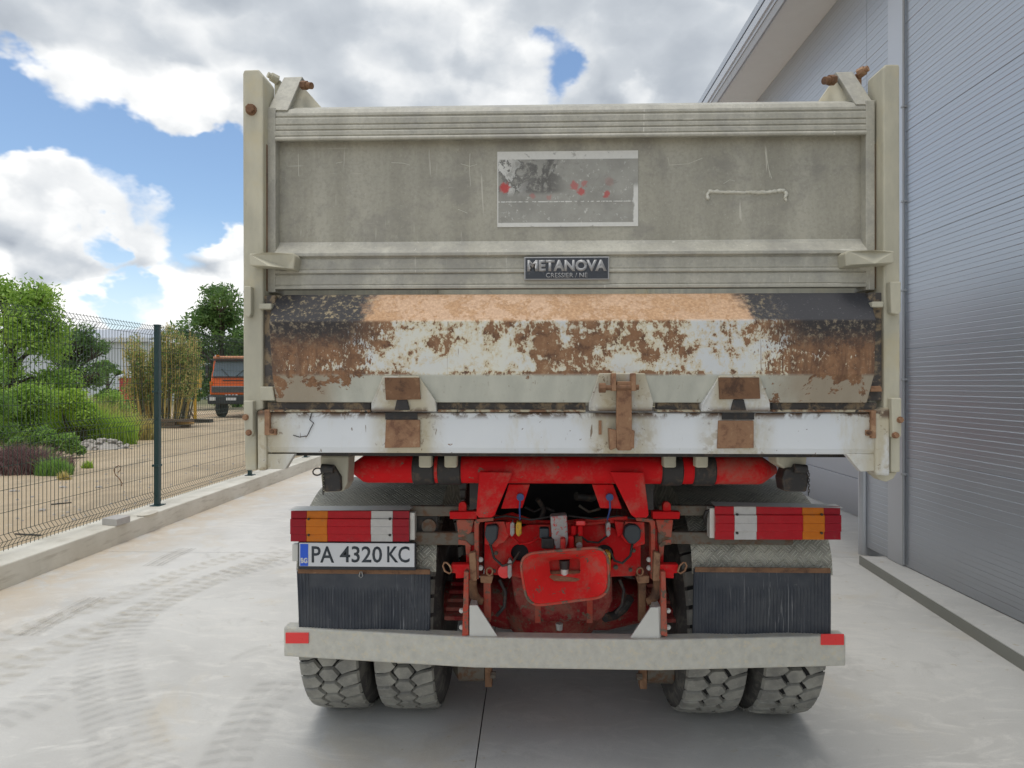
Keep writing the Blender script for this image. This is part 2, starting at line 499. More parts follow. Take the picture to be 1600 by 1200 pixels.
    bump(t, bs, t.m('ADD', t.m('MULTIPLY', rm, -.6), t.m('MULTIPLY', t.noise(co, 120, 5, .7), .5)), .35, .004)


def red_fn(c, dirty=.0, rough=.45):
    def fn(t, bs, co):
        n = t.noise(co, 7, 6, .62); f = t.noise(co, 75, 5, .68)
        col = t.mix(n, tuple(k * .80 for k in c), tuple(k * 1.12 for k in c))
        du = t.noise(t.v('ADD', co, (2, 7, 3)), 6, 7, .68, .3)
        col = t.mix(t.ss(t.m('ADD', du, t.m('MULTIPLY', f, .25)), .58 - dirty, .84 - dirty, 0, .55), col, (.30, .17, .12))
        d = t.noise(t.v('ADD', co, (5, 5, 5)), 19, 9, .75, .3)
        col = t.mix(t.ss(d, .625 - dirty, .66 - dirty), col, t.mix(t.noise(co, 60, 4, .6), (.07, .042, .028), (.24, .19, .14)))
        col = t.mix(t.ss(f, .66, .70, 0, .7), col, (.12, .07, .05))
        t.put(bs.inputs['Base Color'], col); t.put(bs.inputs['Roughness'], t.m('ADD', rough, t.m('MULTIPLY', n, .3)))
        bump(t, bs, t.m('ADD', d, t.m('MULTIPLY', f, .4)), .22, .003)
        t.put(bs.inputs['Specular IOR Level'], .14)
    return fn


def chequer_fn(t, bs, co):
    x, y, z = t.xyz(co)
    s = t.m('ADD', t.m('MULTIPLY', z, .85), t.m('MULTIPLY', y, .7))
    a = t.m('MULTIPLY', t.m('ADD', x, s), .7071); b = t.m('MULTIPLY', t.m('SUBTRACT', x, s), .7071)
    k = 1 / .040
    ia, ib = t.m('FLOOR', t.m('MULTIPLY', a, k)), t.m('FLOOR', t.m('MULTIPLY', b, k))
    par = t.m('MODULO', t.m('ABSOLUTE', t.m('ADD', ia, ib)), 2)
    fa, fb = t.m('FRACT', t.m('MULTIPLY', a, k)), t.m('FRACT', t.m('MULTIPLY', b, k))
    u = t.m('ADD', t.m('MULTIPLY', fa, par), t.m('MULTIPLY', fb, t.m('SUBTRACT', 1, par)))
    bars = t.ss(t.m('SINE', t.m('MULTIPLY', u, 2 * math.pi * 3)), -.1, .6)
    edge = t.m('MULTIPLY', t.ss(t.m('ABSOLUTE', t.m('SUBTRACT', fa, .5)), .48, .40), t.ss(t.m('ABSOLUTE', t.m('SUBTRACT', fb, .5)), .48, .40))
    h = t.m('MULTIPLY', bars, edge)
    n = t.noise(co, 5, 6, .65)
    col = t.mix(t.ss(n, .3, .7), (.22, .215, .18), (.46, .44, .355))
    col = t.mix(t.m('MULTIPLY', h, .75), col, (.56, .54, .46))
    t.put(bs.inputs['Base Color'], col); t.put(bs.inputs['Roughness'], .5); t.put(bs.inputs['Metallic'], .25)
    bump(t, bs, h, 1.0, .006)


def sticker_fn(t, bs, co):
    x, y, z = t.xyz(co)
    a, b = P(777, 236, 2.515), P(997, 354, 2.515)
    u = t.m('DIVIDE', t.m('SUBTRACT', x, a.x), b.x - a.x); v = t.m('DIVIDE', t.m('SUBTRACT', z, b.z), a.z - b.z)
    n = t.noise(co, 14, 8, .7, .3); nf = t.noise(co, 75, 5, .65)
    wht = t.mix(nf, (.60, .59, .54), (.76, .75, .70))
    gre = t.mix(t.ss(t.noise(co, 6, 6, .65), .3, .7), (.27, .262, .23), (.38, .37, .325))
    col = t.mix(t.m('MULTIPLY', t.ss(nf, .60, .68), .55), gre, wht)
    dark = t.m('MULTIPLY', t.m('MULTIPLY', t.ss(v, .42, .5), t.ss(u, .55, .35)), t.ss(n, .42, .52))
    col = t.mix(t.m('MULTIPLY', dark, .75), col, (.06, .055, .05))
    col = t.mix(t.m('MULTIPLY', t.m('MULTIPLY', t.ss(u, .3, .0), t.ss(n, .50, .54)), t.ss(v, .4, .5)), col, wht)
    band = t.m('MAXIMUM', t.ss(v, .895, .905), t.ss(v, .075, .065))
    strip = t.m('MULTIPLY', t.ss(t.m('ADD', u, t.m('MULTIPLY', n, .06)), .995, 1.005), t.ss(v, .6, .5))
    thin = t.m('MULTIPLY', t.m('LESS_THAN', t.m('ABSOLUTE', t.m('SUBTRACT', v, .345)), .006), t.ss(nf, .45, .5))
    left = t.m('LESS_THAN', u, .006)
    col = t.mix(t.m('MAXIMUM', t.m('MAXIMUM', t.m('MAXIMUM', band, strip), thin), left), col, wht)
    col = t.mix(t.m('MULTIPLY', t.ss(n, .57, .62), .55), col, (.25, .24, .21))
    def rb(cu, cv, r, st):
        d = t.v('DISTANCE', t.cxyz(t.m('MULTIPLY', u, 1.86), v, 0), (cu * 1.86, cv, 0))
        return t.m('MULTIPLY', t.ss(t.m('ADD', d, t.m('MULTIPLY', t.m('SUBTRACT', nf, .5), .12)), r, r * .5), st)
    rs = rb(.055, .53, .085, .9)
    for q_ in [(.55, .55, .07, .6), (.60, .47, .06, .75), (.78, .44, .06, .7), (.62, .58, .05, .45), (.25, .42, .04, .35), (.37, .40, .04, .3), (.8, .60, .07, .15)]:
        rs = t.m('MAXIMUM', rs, rb(*q_))
    col = t.mix(rs, col, (.52, .05, .045))
    t.put(bs.inputs['Base Color'], col); t.put(bs.inputs['Roughness'], .5)


def concrete_fn(t, bs, co):
    x, y, z = t.xyz(co)
    n = t.noise(co, .55, 6, .6, .4); n2 = t.noise(co, 3.2, 8, .68, .6); n3 = t.noise(t.scl(co, (1.5, 3.4, 1)), 1.5, 8, .70, 1.6)
    g_ = t.noise(co, 130, 3, .6)
    col = t.mix(t.ss(n, .35, .65), (.48, .468, .435), (.60, .588, .55))
    col = t.mix(t.ss(n3, .48, .66, 0, .6), col, (.66, .64, .59))
    col = t.mix(t.ss(n2, .54, .70, 0, .5), col, (.42, .408, .375))
    col = t.mix(t.ss(t.noise(t.v('ADD', co, (7, 3, 0)), 1.1, 7, .66, .6), .54, .70, 0, .5), col, (.55, .49, .385))
    sand = t.m('MULTIPLY', t.ss(t.m('ADD', x, t.m('MULTIPLY', n, 1.6)), -2.4, -3.8), t.ss(n2, .34, .56))
    col = t.mix(t.m('MULTIPLY', sand, .65), col, (.54, .43, .29))
    sp = t.m('MULTIPLY', t.ss(t.noise(t.scl(co, (1, 1.6, 1)), 11, 5, .6), .655, .69), t.ss(n, .40, .56))
    col = t.mix(t.m('MULTIPLY', sp, .6), col, (.46, .385, .25))
    pep = t.ss(t.noise(co, 46, 3, .6), .715, .75)
    col = t.mix(t.m('MULTIPLY', pep, .55), col, (.20, .18, .15))
    col = t.mix(t.ss(g_, .5, .7, 0, .25), col, (.36, .35, .32))
    t.put(bs.inputs['Base Color'], col); t.put(bs.inputs['Roughness'], t.m('ADD', .55, t.m('MULTIPLY', n2, .25)))
    bump(t, bs, t.m('ADD', t.noise(co, 30, 7, .72), t.m('ADD', t.m('MULTIPLY', n2, 1.5), t.m('MULTIPLY', n3, 1.2))), .16, .008)


def mark_fn(c, op, freq, skew, sharp=.5, mode=0):
    def fn(t, bs, co):
        uv = t.n('ShaderNodeTexCoord').outputs['UV']
        u, v, _ = t.xyz(uv)
        n = t.noise(co, 7, 7, .7, .5); n2 = t.noise(co, 1.4, 4, .6)
        au = t.m('ABSOLUTE', u)
        if mode: ph = t.m('MULTIPLY', t.m('ADD', u, t.m('MULTIPLY', n2, .3)), 16)
        else: ph = t.m('ADD', t.m('MULTIPLY', v, freq * 6.283), t.m('ADD', t.m('MULTIPLY', au, skew), t.m('MULTIPLY', n, 2.2)))
        lug = t.ss(t.m('SINE', ph), -sharp, sharp + .4)
        edge = t.m('MULTIPLY', t.ss(t.m('ADD', au, t.m('MULTIPLY', n, .35)), 1.12, .85), t.ss(au, .02, .18, .45, 1))
        a = t.m('MULTIPLY', t.m('MULTIPLY', t.ss(n, .22, .60), t.ss(n2, .28, .52, .40, 1)), t.m('MULTIPLY', t.m('ADD', t.m('MULTIPLY', lug, .75), .25), edge))
        t.put(bs.inputs['Base Color'], c); t.put(bs.inputs['Roughness'], .85)
        t.put(bs.inputs['Alpha'], t.m('MULTIPLY', a, op))
    return fn


def sand_fn(t, bs, co):
    n = t.noise(co, .22, 7, .62, .4); n2 = t.noise(t.scl(co, (.9, .30, 1)), 1.1, 8, .70, 1.2); n3 = t.noise(co, 5, 6, .68); n4 = t.noise(co, 26, 4, .65)
    col = t.mix(t.ss(n, .35, .65), (.42, .325, .21), (.50, .395, .265))
    col = t.mix(t.ss(n2, .48, .62, 0, .6), col, (.31, .245, .165))
    col = t.mix(t.ss(n3, .58, .72, 0, .6), col, (.54, .47, .36))
    col = t.mix(t.ss(n4, .62, .70, 0, .6), col, (.25, .20, .14))
    col = t.mix(t.ss(t.noise(t.v('ADD', co, (3, 3, 0)), 17, 4, .6), .66, .70, 0, .7), col, (.60, .56, .48))
    x, y, z = t.xyz(co)
    gcol = t.mix(t.noise(co, .8, 5, .6), (.06, .085, .025), (.13, .15, .05))
    col = t.mix(t.m('MULTIPLY', t.ss(y, 38, 60), .85), col, gcol)
    t.put(bs.inputs['Base Color'], col); t.put(bs.inputs['Roughness'], .9)
    bump(t, bs, t.m('ADD', t.m('ADD', n3, n2), t.m('MULTIPLY', n4, .5)), .7, .06)


def kerb_fn(t, bs, co):
    n = t.noise(co, 1.5, 7, .62, .3); n2 = t.noise(t.scl(co, (1, 1.2, 8)), 2.5, 5, .6)
    x, y, z = t.xyz(co)
    col = t.mix(t.ss(n, .3, .7), (.58, .545, .455), (.70, .67, .58))
    col = t.mix(t.m('MULTIPLY', t.ss(n2, .5, .7), .4), col, (.34, .30, .225))
    t.put(bs.inputs['Base Color'], col); t.put(bs.inputs['Roughness'], .8)
    bump(t, bs, t.noise(co, 35, 6, .7), .2, .004)


def panel_fn(c, met, ro):
    def fn(t, bs, co):
        n = t.noise(co, .8, 4, .5); st = t.noise(t.scl(co, (.2, .25, 6)), 2, 4, .6)
        col = t.mix(n, tuple(k * .93 for k in c), tuple(k * 1.07 for k in c))
        dz = t.ss(t.m('ADD', t.xyz(co)[2], t.m('MULTIPLY', t.noise(co, 2, 4, .6), .25)), .62, .1)
        col = t.mix(t.m('MULTIPLY', dz, .28), col, (.30, .27, .22))
        t.put(bs.inputs['Base Color'], col); t.put(bs.inputs['Roughness'], t.m('ADD', ro, t.m('MULTIPLY', st, .12))); t.put(bs.inputs['Metallic'], met)
        bump(t, bs, t.noise(co, 1.7, 3, .5), .05, .02)
    return fn


def lens_fn(c, ribs=False):
    def fn(t, bs, co):
        x, y, z = t.xyz(co)
        n = t.noise(co, 30, 4, .6)
        col = t.mix(n, tuple(k * .72 for k in c), c)
        col = t.mix(t.ss(t.noise(co, 14, 7, .7), .56, .74, 0, .35), col, (.16, .13, .10))
        t.put(bs.inputs['Base Color'], col)
        h = t.m('SINE', t.m('MULTIPLY', x, 2 * math.pi / .0055))
        bump(t, bs, h, .35 if ribs else .12, .002)
    return fn


def tread_fn(t, bs, co):
    n = t.noise(co, 8, 6, .65); n2 = t.noise(co, 60, 4, .6)
    col = t.mix(t.ss(n, .3, .7), (.20, .195, .175), (.34, .33, .285))
    col = t.mix(t.ss(n2, .55, .75, 0, .5), col, (.42, .40, .34))
    t.put(bs.inputs['Base Color'], col); t.put(bs.inputs['Roughness'], .8)
    bump(t, bs, n2, .2, .003)


def leaf_fn(lo, hi):
    def fn(t, bs, co):
        r = t.n('ShaderNodeNewGeometry').outputs['Random Per Island']
        n = t.noise(co, .9, 4, .6)
        f = t.m('ADD', t.m('MULTIPLY', r, .55), t.m('MULTIPLY', t.ss(n, .3, .7), .45))
        t.put(bs.inputs['Base Color'], t.mix(f, lo, hi)); t.put(bs.inputs['Roughness'], .55)
        tr = t.n('ShaderNodeBsdfTranslucent', Color=t.mix(f, tuple(k * 1.5 for k in lo), tuple(min(1, k * 1.5) for k in hi)))
        mx = t.n('ShaderNodeMixShader', Fac=.35); t.L.new(bs.outputs[0], mx.inputs[1]); t.L.new(tr.outputs[0], mx.inputs[2])
        t.L.new(mx.outputs[0], t.N['Material Output'].inputs[0])
    return fn


M = {}
M['alu'] = mat('weathered_aluminium', alu_fn)
M['alu_panel'] = mat('darker_aluminium_panel', alu_panel_fn)  # same aluminium colour scaled darker, for the recessed tailgate sheet
M['beige'] = mat('dusty_grey_paint', beige_fn)
M['rust'] = mat('brown_rust', rust_fn)
M['rust_light'] = mat('pale_rust', rustlight_fn)
M['white'] = mat('chipped_white_paint', white_fn)
M['flap'] = mat('flaking_rust_paint', flap_fn)
M['red'] = mat('red_paint', red_fn((.60, .009, .012), .008))
M['red_dirty'] = mat('worn_red_paint', red_fn((.68, .024, .022), .045))
M['red_dark'] = mat('dark_red_paint', red_fn((.24, .014, .018), .07, .6))
M['red_bar'] = mat('sun_bleached_red_paint', red_fn((.48, .06, .035), .10))
M['rim_worn'] = mat('chipped_red_rim', red_fn((.50, .06, .04), .13))
M['chequer'] = mat('chequer_plate', chequer_fn)
M['sticker'] = mat('worn_sticker', sticker_fn)
M['concrete'] = mat('yard_concrete', concrete_fn)
M['sand'] = mat('sandy_soil', sand_fn)
M['kerb'] = mat('cast_concrete', kerb_fn)
M['panel'] = mat('grey_panel_coating', panel_fn((.47, .505, .55), .6, .28))
M['trim'] = mat('light_grey_trim', panel_fn((.56, .585, .62), .45, .32))
M['soffit'] = plain('pale_soffit', (.76, .78, .75), .6, var=.05)
M['gutter'] = plain('grey_gutter', (.38, .39, .40), .45, var=.08)
M['door'] = mat('grey_door_coating', panel_fn((.40, .41, .45), .55, .3))
M['bumper'] = plain('dull_aluminium_beam', (.52, .505, .44), .5, .1, .30, 26, .2, dirt=(.58, .53, .41), dirt_amt=.35)
M['galv'] = plain('pale_galvanised_steel', (.60, .595, .55), .45, .2, .12, 12, .05)
M['rubber'] = plain('black_rubber', (.030, .034, .042), .62, 0, .25, 20, .1, dirt=(.085, .085, .085), dirt_amt=.25)
M['tread'] = mat('dusty_tyre_tread', tread_fn)
M['tyre'] = plain('tyre_sidewall', (.075, .072, .066), .8, 0, .35, 9, .1, dirt=(.15, .14, .12), dirt_amt=.5)
M['groove'] = plain('tyre_groove', (.018, .018, .018), .9)
M['dark'] = plain('greasy_black_metal', (.025, .023, .022), .6, 0, .4, 14, .1, dirt=(.07, .05, .035), dirt_amt=.4)
M['dirty_bar'] = plain('grimy_brown_metal', (.13, .115, .09), .7, 0, .35, 14, .15, dirt=(.12, .06, .03), dirt_amt=.5)
M['soot'] = plain('blackened_steel', (.075, .068, .064), .75, 0, .5, 14, .2, dirt=(.28, .21, .13), dirt_amt=.55)
M['chassis'] = plain('shade_sheet_black', (.02, .02, .022), .7)  # black of the added sheets that stand for shade around the cross plate
M['lens_red'] = mat('red_lens', lens_fn((.34, .003, .016)), Roughness=.3, Coat__Weight=.12, Specular__IOR__Level=.25)
M['lens_red_b'] = mat('bright_red_lens', lens_fn((.52, .004, .014), True), Roughness=.3, Coat__Weight=.12, Specular__IOR__Level=.25)
M['lens_orange'] = mat('orange_lens', lens_fn((.66, .185, .008)), Roughness=.3, Coat__Weight=.12, Specular__IOR__Level=.25)
M['lens_white'] = mat('clear_lens', lens_fn((.58, .57, .545), True), Roughness=.2, Coat__Weight=.5)
M['reflector'] = plain('red_reflector', (.75, .025, .025), .3, 0, .05, 60, coat=.4)
M['plate_white'] = plain('number_plate_white', (.62, .63, .64), .35, 0, .04, 20)
M['plate_blue'] = plain('number_plate_blue', (.015, .10, .62), .35, 0, .04, 20)
M['ink'] = plain('black_ink', (.03, .04, .05), .5)
M['nameplate'] = plain('dark_nameplate', (.045, .05, .06), .45, .2, .2, 30, dirt=(.12, .12, .12), dirt_amt=.25)
M['name_ink'] = plain('cast_silver_letters', (.36, .36, .36), .45, .2)
M['yellow'] = plain('yellow_plastic', (.62, .36, .02), .45, 0, .1, 30, dirt=(.2, .15, .06), dirt_amt=.3)
M['blue'] = plain('blue_plastic', (.03, .07, .22), .4)
M['socket'] = plain('socket_cap_black', (.03, .04, .048), .45)
M['bolt'] = plain('zinc_bolt', (.45, .45, .43), .35, .6)
M['peel'] = plain('peeling_grey_metal', (.34, .34, .33), .5, .3, .3, 40, .2, dirt=(.5, .03, .03), dirt_amt=.35)
M['green'] = plain('dark_green_coating', (.012, .045, .045), .42, 0, .1, 10)
M['wire'] = plain('green_wire_coating', (.022, .045, .030), .45)
M['leaf_a'] = mat('bright_leaves', leaf_fn((0.110, 0.230, 0.033), (0.380, 0.540, 0.100)))
M['leaf_b'] = mat('mid_leaves', leaf_fn((0.070, 0.162, 0.032), (0.244, 0.394, 0.081)))
M['leaf_c'] = mat('dark_leaves', leaf_fn((0.042, 0.102, 0.030), (0.166, 0.282, 0.072)))
M['leaf_y'] = mat('yellowed_leaves', leaf_fn((0.216, 0.205, 0.076), (0.648, 0.540, 0.205)))
M['weed'] = mat('bright_weed_leaves', leaf_fn((0.173, 0.307, 0.038), (0.499, 0.653, 0.096)))
M['dry'] = mat('dry_purple_stalks', leaf_fn((0.106, 0.058, 0.058), (0.288, 0.182, 0.163)))
M['grass'] = mat('green_grass_blades', leaf_fn((0.096, 0.211, 0.038), (0.269, 0.422, 0.096)))
M['bark'] = plain('grey_bark', (.065, .052, .042), .9, 0, .3, 6, .4)
M['stalk'] = plain('yellow_stalk', (.60, .43, .13), .7, 0, .3, 9)
M['stem_dark'] = plain('dark_stalk', (.09, .08, .05), .8, 0, .3, 9)
M['far_white'] = plain('pale_far_cladding', (.60, .63, .66), .5, 0, .05, 1)
M['far_roof'] = plain('far_roof_sheet', (.40, .43, .47), .5, 0, .05, 1)
M['orange'] = plain('orange_cab_paint', (.78, .13, .012), .4, 0, .08, 3)
M['orange_pale'] = plain('faded_orange_roof', (.66, .30, .16), .6, 0, .1, 3)
M['glass'] = plain('cab_glass', (.13, .17, .20), .08, 0, .1, 3)
M['grille'] = plain('grey_grille', (.30, .30, .31), .6)
M['cab_black'] = plain('bumper_black', (.025, .027, .032), .6)
M['lamp'] = plain('headlamp_glass', (.60, .62, .62), .2)
M['rubble'] = plain('grey_rubble', (.38, .35, .31), .9, 0, .3, 3, .3)
M['timber'] = plain('weathered_timber', (.15, .11, .08), .85, 0, .3, 8, .2)
M['timber_new'] = plain('fresh_timber', (.48, .30, .12), .8, 0, .2, 8)
M['mark_grey'] = mat('tyre_mark_grey', mark_fn((.41, .40, .375), .21, 12, 2.2))
M['mark_tan'] = mat('tyre_mark_tan', mark_fn((.46, .41, .31), .25, 9, -2.5))
M['mark_streak'] = mat('tyre_scuff', mark_fn((.36, .335, .29), .4, 1, 0, .3, 1))
def lip_fn(t, bs, co):
    n = t.noise(co, 16, 8, .72, .3)
    col = t.mix(t.ss(n, .44, .56), (.42, .37, .26), rustcol(t, co)); col = t.mix(t.ss(t.noise(co, 30, 5, .6), .58, .64), col, (.05, .045, .04))
    t.put(bs.inputs['Base Color'], col); t.put(bs.inputs['Roughness'], .8); bump(t, bs, n, .3, .004)


def flaprub_fn(t, bs, co):
    st = t.noise(t.scl(co, (150, 150, 1.1)), 1, 3, .55, .4); n = t.noise(co, 9, 6, .65)
    col = t.mix(t.ss(n, .35, .7), (.030, .036, .048), (.055, .060, .068))
    col = t.mix(t.m('MULTIPLY', t.ss(st, .60, .70), t.ss(t.noise(co, 4, 4, .6), .38, .62, .15, .9)), col, (.21, .215, .22))
    col = t.mix(t.ss(t.noise(co, 70, 4, .6), .68, .73, 0, .5), col, (.2, .19, .17))
    t.put(bs.inputs['Base Color'], col); t.put(bs.inputs['Roughness'], .55); bump(t, bs, n, .15, .004)


M['lip'] = mat('rusty_stained_lip', lip_fn); M['flap_rubber'] = mat('ribbed_flap_rubber', flaprub_fn)
M['joint'] = plain('dark_joint', (.05, .05, .048), .9)
M['edge_steel'] = plain('painted_edge_angle', (.30, .30, .265), .55, .2, .12, 5)
M['red_far'] = plain('red_sheet', (.42, .05, .045), .6)
M['block'] = plain('cement_block', (.44, .42, .39), .85, 0, .12, 20, .3)
M['weld'] = plain('bright_weld_bead', (.62, .60, .51), .5, .2, .2, 40, .3)

# ------------------------------------------------------------------ ground, slabs, kerbs
KX, KZ = -4.41, 0.205                                # kerb face and height on the fence side
g = MB(); g.ngon([(-900, -60, -.05), (900, -60, -.05), (900, 1500, -.05), (-900, 1500, -.05)])
tag(g.build('ground', M['sand']), kind='structure')
g = MB(); g.box(KX - .05, -6, -.045, 4.6, 40, -.016)
yard = tag(g.build('concrete_yard', M['joint']), kind='structure')
xs = [KX - .05, -0.245, 4.6]; ysl = [-6, 1.15, 6.45, 11.75, 17.0, 23, 40]
for i in range(2):
    for j in range(len(ysl) - 1):
        gx, gy = .003, .003
        g = MB(); g.box(xs[i] + gx, ysl[j] + gy, -.03, xs[i + 1] - gx, ysl[j + 1] - gy, 0)
        g.build('concrete_slab', M['concrete'], yard)

# pavement strip with a steel edge along the building
e0, e1 = Vector((2.56, -1.0)), Vector((3.14, 6.19))
g = MB(); g.hull([(e0.x + .012, e0.y, .001), (3.60, e0.y, .001), (3.60, 6.18, .001), (e1.x + .012, 6.18, .001)],
                 [(e0.x + .012, e0.y, .081), (3.60, e0.y, .081), (3.60, 6.18, .081), (e1.x + .012, 6.18, .081)])
pav = tag(g.build('pavement', M['concrete'], bevel=.004), kind='structure')
g = MB(); g.hull([(e0.x, e0.y, .001), (e0.x + .010, e0.y, .001), (e1.x + .010, 6.195, .001), (e1.x, 6.195, .001)],
                 [(e0.x, e0.y, .084), (e0.x + .010, e0.y, .084), (e1.x + .010, 6.195, .084), (e1.x, 6.195, .084)])
g.build('kerb_edge', M['edge_steel'], pav)

# tyre marks: thin dusty ribbons laid on the concrete, the lug pattern in their own length and width
def track(name, pts, width, mate, z):
    p3 = [G(*p, z) for p in pts]; sm = []
    for i in range(len(p3) - 1):
        p0 = p3[max(i - 1, 0)]; p1 = p3[i]; p2 = p3[i + 1]; p4 = p3[min(i + 2, len(p3) - 1)]
        for k in range(16):
            t = k / 16
            sm.append(.5 * ((2 * p1) + (p2 - p0) * t + (2 * p0 - 5 * p1 + 4 * p2 - p4) * t * t + (3 * p1 - p0 - 3 * p2 + p4) * t ** 3))
    vs, fs, uv = [], [], []; acc = 0
    for i, p in enumerate(sm):
        if i: acc += (p - sm[i - 1]).length
        t = (sm[min(i + 1, len(sm) - 1)] - sm[max(i - 1, 0)]).normalized(); q_ = Vector((t.y, -t.x, 0))
        vs += [p - q_ * width / 2, p + q_ * width / 2]; uv += [(-1, acc), (1, acc)]
        if i: fs.append((2 * i - 2, 2 * i - 1, 2 * i + 1, 2 * i))
    o = from_np(name, vs, fs, mate); lay = o.data.uv_layers.new(name='UVMap')
    for lp in o.data.loops: lay.data[lp.index].uv = uv[lp.vertex_index]
    return tag(o, kind='structure')


track('tyre_mark', [(235, 1260), (198, 1150), (172, 1080), (168, 1030), (190, 985), (240, 945), (330, 905), (450, 872)], .40, M['mark_grey'], .004)
track('tyre_mark', [(-60, 1085), (60, 1025), (190, 968), (300, 918), (400, 880), (460, 858)], .36, M['mark_tan'], .005)
track('tyre_mark', [(-40, 1010), (60, 975), (170, 940), (280, 895), (390, 862)], .26, M['mark_tan'], .006)
track('tyre_mark', [(320, 1260), (385, 1130), (440, 1060)], .30, M['mark_grey'], .004)
track('tyre_mark', [(-60, 1150), (60, 1095), (120, 1055)], .34, M['mark_grey'], .007)
track('tyre_mark', [(40, 992), (95, 962), (152, 932)], .20, M['mark_streak'], .008)
track('tyre_mark', [(238, 884), (268, 868), (296, 856)], .22, M['mark_streak'], .008)

# ------------------------------------------------------------------ plinth, fence
g = MB()
g.box(KX - .40, -2, -.04, KX, 34, KZ)
pl = g.build('fence_plinth', M['kerb'], bevel=.012, seg=2)
tag(pl, 'low cast concrete plinth under the green mesh fence', 'low wall')
FX = KX - .275
PY0, PSP = 7.86, 2.64
fence = thing('mesh_fence', (FX, PY0, KZ), 'dark green welded mesh fence with posts on the concrete plinth', 'fence')
ZT = 2.45
folds = [KZ + .12, KZ + 1.08, ZT - .065]
hz = [KZ + .05]
z = KZ + .05
def fold_x(z):
    for f_ in folds:
        if abs(z - f_) < .055: return .040 * (1 - abs(z - f_) / .055)
    return 0.0
zs = sorted(set([KZ + .025, ZT + .004] + [f_ + d for f_ in folds for d in (-.055, 0, .055)]))
npan = 8
posts = [PY0 + PSP * (k - 2) for k in range(npan + 1)]
for k in range(npan):
    y0, y1 = posts[k] + .045, posts[k + 1] - .045
    nw = 51
    vb = MB()
    for i in range(nw):
        y = y0 + (y1 - y0) * i / (nw - 1)
        vb.tube([(FX + fold_x(z), y, z) for z in zs], .0027, 4)
    tag(vb.build('vertical_wires', M['wire'], fence), kind='stuff')
    hb = MB()
    hs = sorted([f_ + d for f_ in folds for d in (-.055, .055, 0)] + [KZ + .37, KZ + .57, KZ + .78, KZ + .96, KZ + 1.32, KZ + 1.52, KZ + 1.72, KZ + 1.92])
    for z in hs:
        hb.tube([(FX + fold_x(z) + .005, y0 - .01, z), (FX + fold_x(z) + .005, y1 + .01, z)], .0029, 4)
    tag(hb.build('horizontal_wires', M['wire'], fence), kind='stuff')
for k, y in enumerate(posts):
    g = MB(); g.box(FX + .008, y - .03, KZ + .002, FX + .068, y + .03, ZT - .01)
    po = g.build('post', M['green'], fence, bevel=.006)
    g = MB(); g.box(FX + .004, y - .033, ZT - .01, FX + .072, y + .033, ZT + .012); g.build('cap', M['green'], po, bevel=.004)
    g = MB(); g.box(FX - .02, y - .07, KZ + .001, FX + .105, y + .07, KZ + .010); g.build('base_plate', M['green'], po)
    for z in (KZ + .50, KZ + 1.42):
        g = MB(); g.box(FX - .008, y - .046, z - .013, FX + .075, y + .046, z + .013); g.build('clamp', M['green'], po, bevel=.003)

b = G(180, 819, KZ)
g = MB(); c0 = P(164, 818, b.y); c1 = P(192, 818, b.y)
g.hull([(c0.x, b.y - .05, KZ), (c1.x, b.y - .10, KZ), (c1.x + .02, b.y + .10, KZ), (c0.x + .02, b.y + .14, KZ)],
       [(c0.x, b.y - .05, KZ + .075), (c1.x, b.y - .10, KZ + .075), (c1.x + .02, b.y + .10, KZ + .075), (c0.x + .02, b.y + .14, KZ + .075)])
tag(g.build('cement_block', M['block'], bevel=.006), 'small grey cement block lying on the fence plinth', 'block')
b = G(231, 803, KZ)
g = MB(); g.lathe((b.x, b.y, KZ - .01), (0, 0, 1), [(0, .07), (.02, .09), (.045, .06), (.06, .02)], 9)
for v_ in g.bm.verts: v_.co.x += random.uniform(-.012, .012); v_.co.y = b.y + (v_.co.y - b.y) * 1.8 + random.uniform(-.01, .01)
tag(g.build('mortar_lump', M['kerb'], smooth=60), 'flat lump of spilled mortar beside the fence post foot', 'mortar lump')

# ------------------------------------------------------------------ warehouse on the right
WX = 3.37
SOF = 5.93
wh = thing('warehouse', (WX, 6.0, 0), 'grey panel clad warehouse with overhanging roof on the right', 'warehouse')
def ribbed(x, z0, z1, y0, y1, name, mt, pitch=.0835, depth=.0028, face=-1):
    pts = [(x + .06, z0 + .002), (x + .06, z1 - .002), (x + .012, z1 - .002)]
    n = max(1, round((z1 - z0) / pitch)); pr = (z1 - z0) / n
    z = z1 - .012
    prof = [(x + .06, z1 - .0005), (x + .004, z1 - .0005), (x + .0005, z1 - .005)]
    for i in range(n):
        zz = z1 - i * pr
        if i: prof += [(x + .0005, zz + .0045), (x + depth, zz), (x + .0005, zz - .0045)]
        prof += [(x + .0005, zz - pr / 2 + .003), (x + .0016, zz - pr / 2), (x + .0005, zz - pr / 2 - .003)]
    prof += [(x + .0005, z0 + .005), (x + .004, z0 + .0005), (x + .06, z0 + .0005)]
    g = MB(); g.hull([(a, y0, z) for a, z in prof], [(a, y1, z) for a, z in prof])
    return g.build(name, mt, wh)
for k in range(6):
    z0 = .085 + k * .955 if k else .085
    zs0, zs1 = .085 + k * .974, .085 + (k + 1) * .974
    ribbed(WX, zs0, zs1, -3.0, 5.86, 'wall_panel', M['panel'])
    ribbed(WX, zs0, zs1, 6.10, 6.50, 'wall_panel', M['panel'])
    if k >= 4: ribbed(WX, zs0, zs1, 6.505, 16, 'wall_panel', M['panel'])
g = MB(); g.box(WX - .016, 5.862, .083, WX + .03, 6.098, SOF - .01); g.build('cover_strip', M['trim'], wh, bevel=.004)
g = MB(); g.tube([(WX - .018, 5.84, .1), (WX - .018, 5.84, SOF - .02)], .011, 8)
cd = g.build('conduit', M['gutter'], wh, smooth=60)
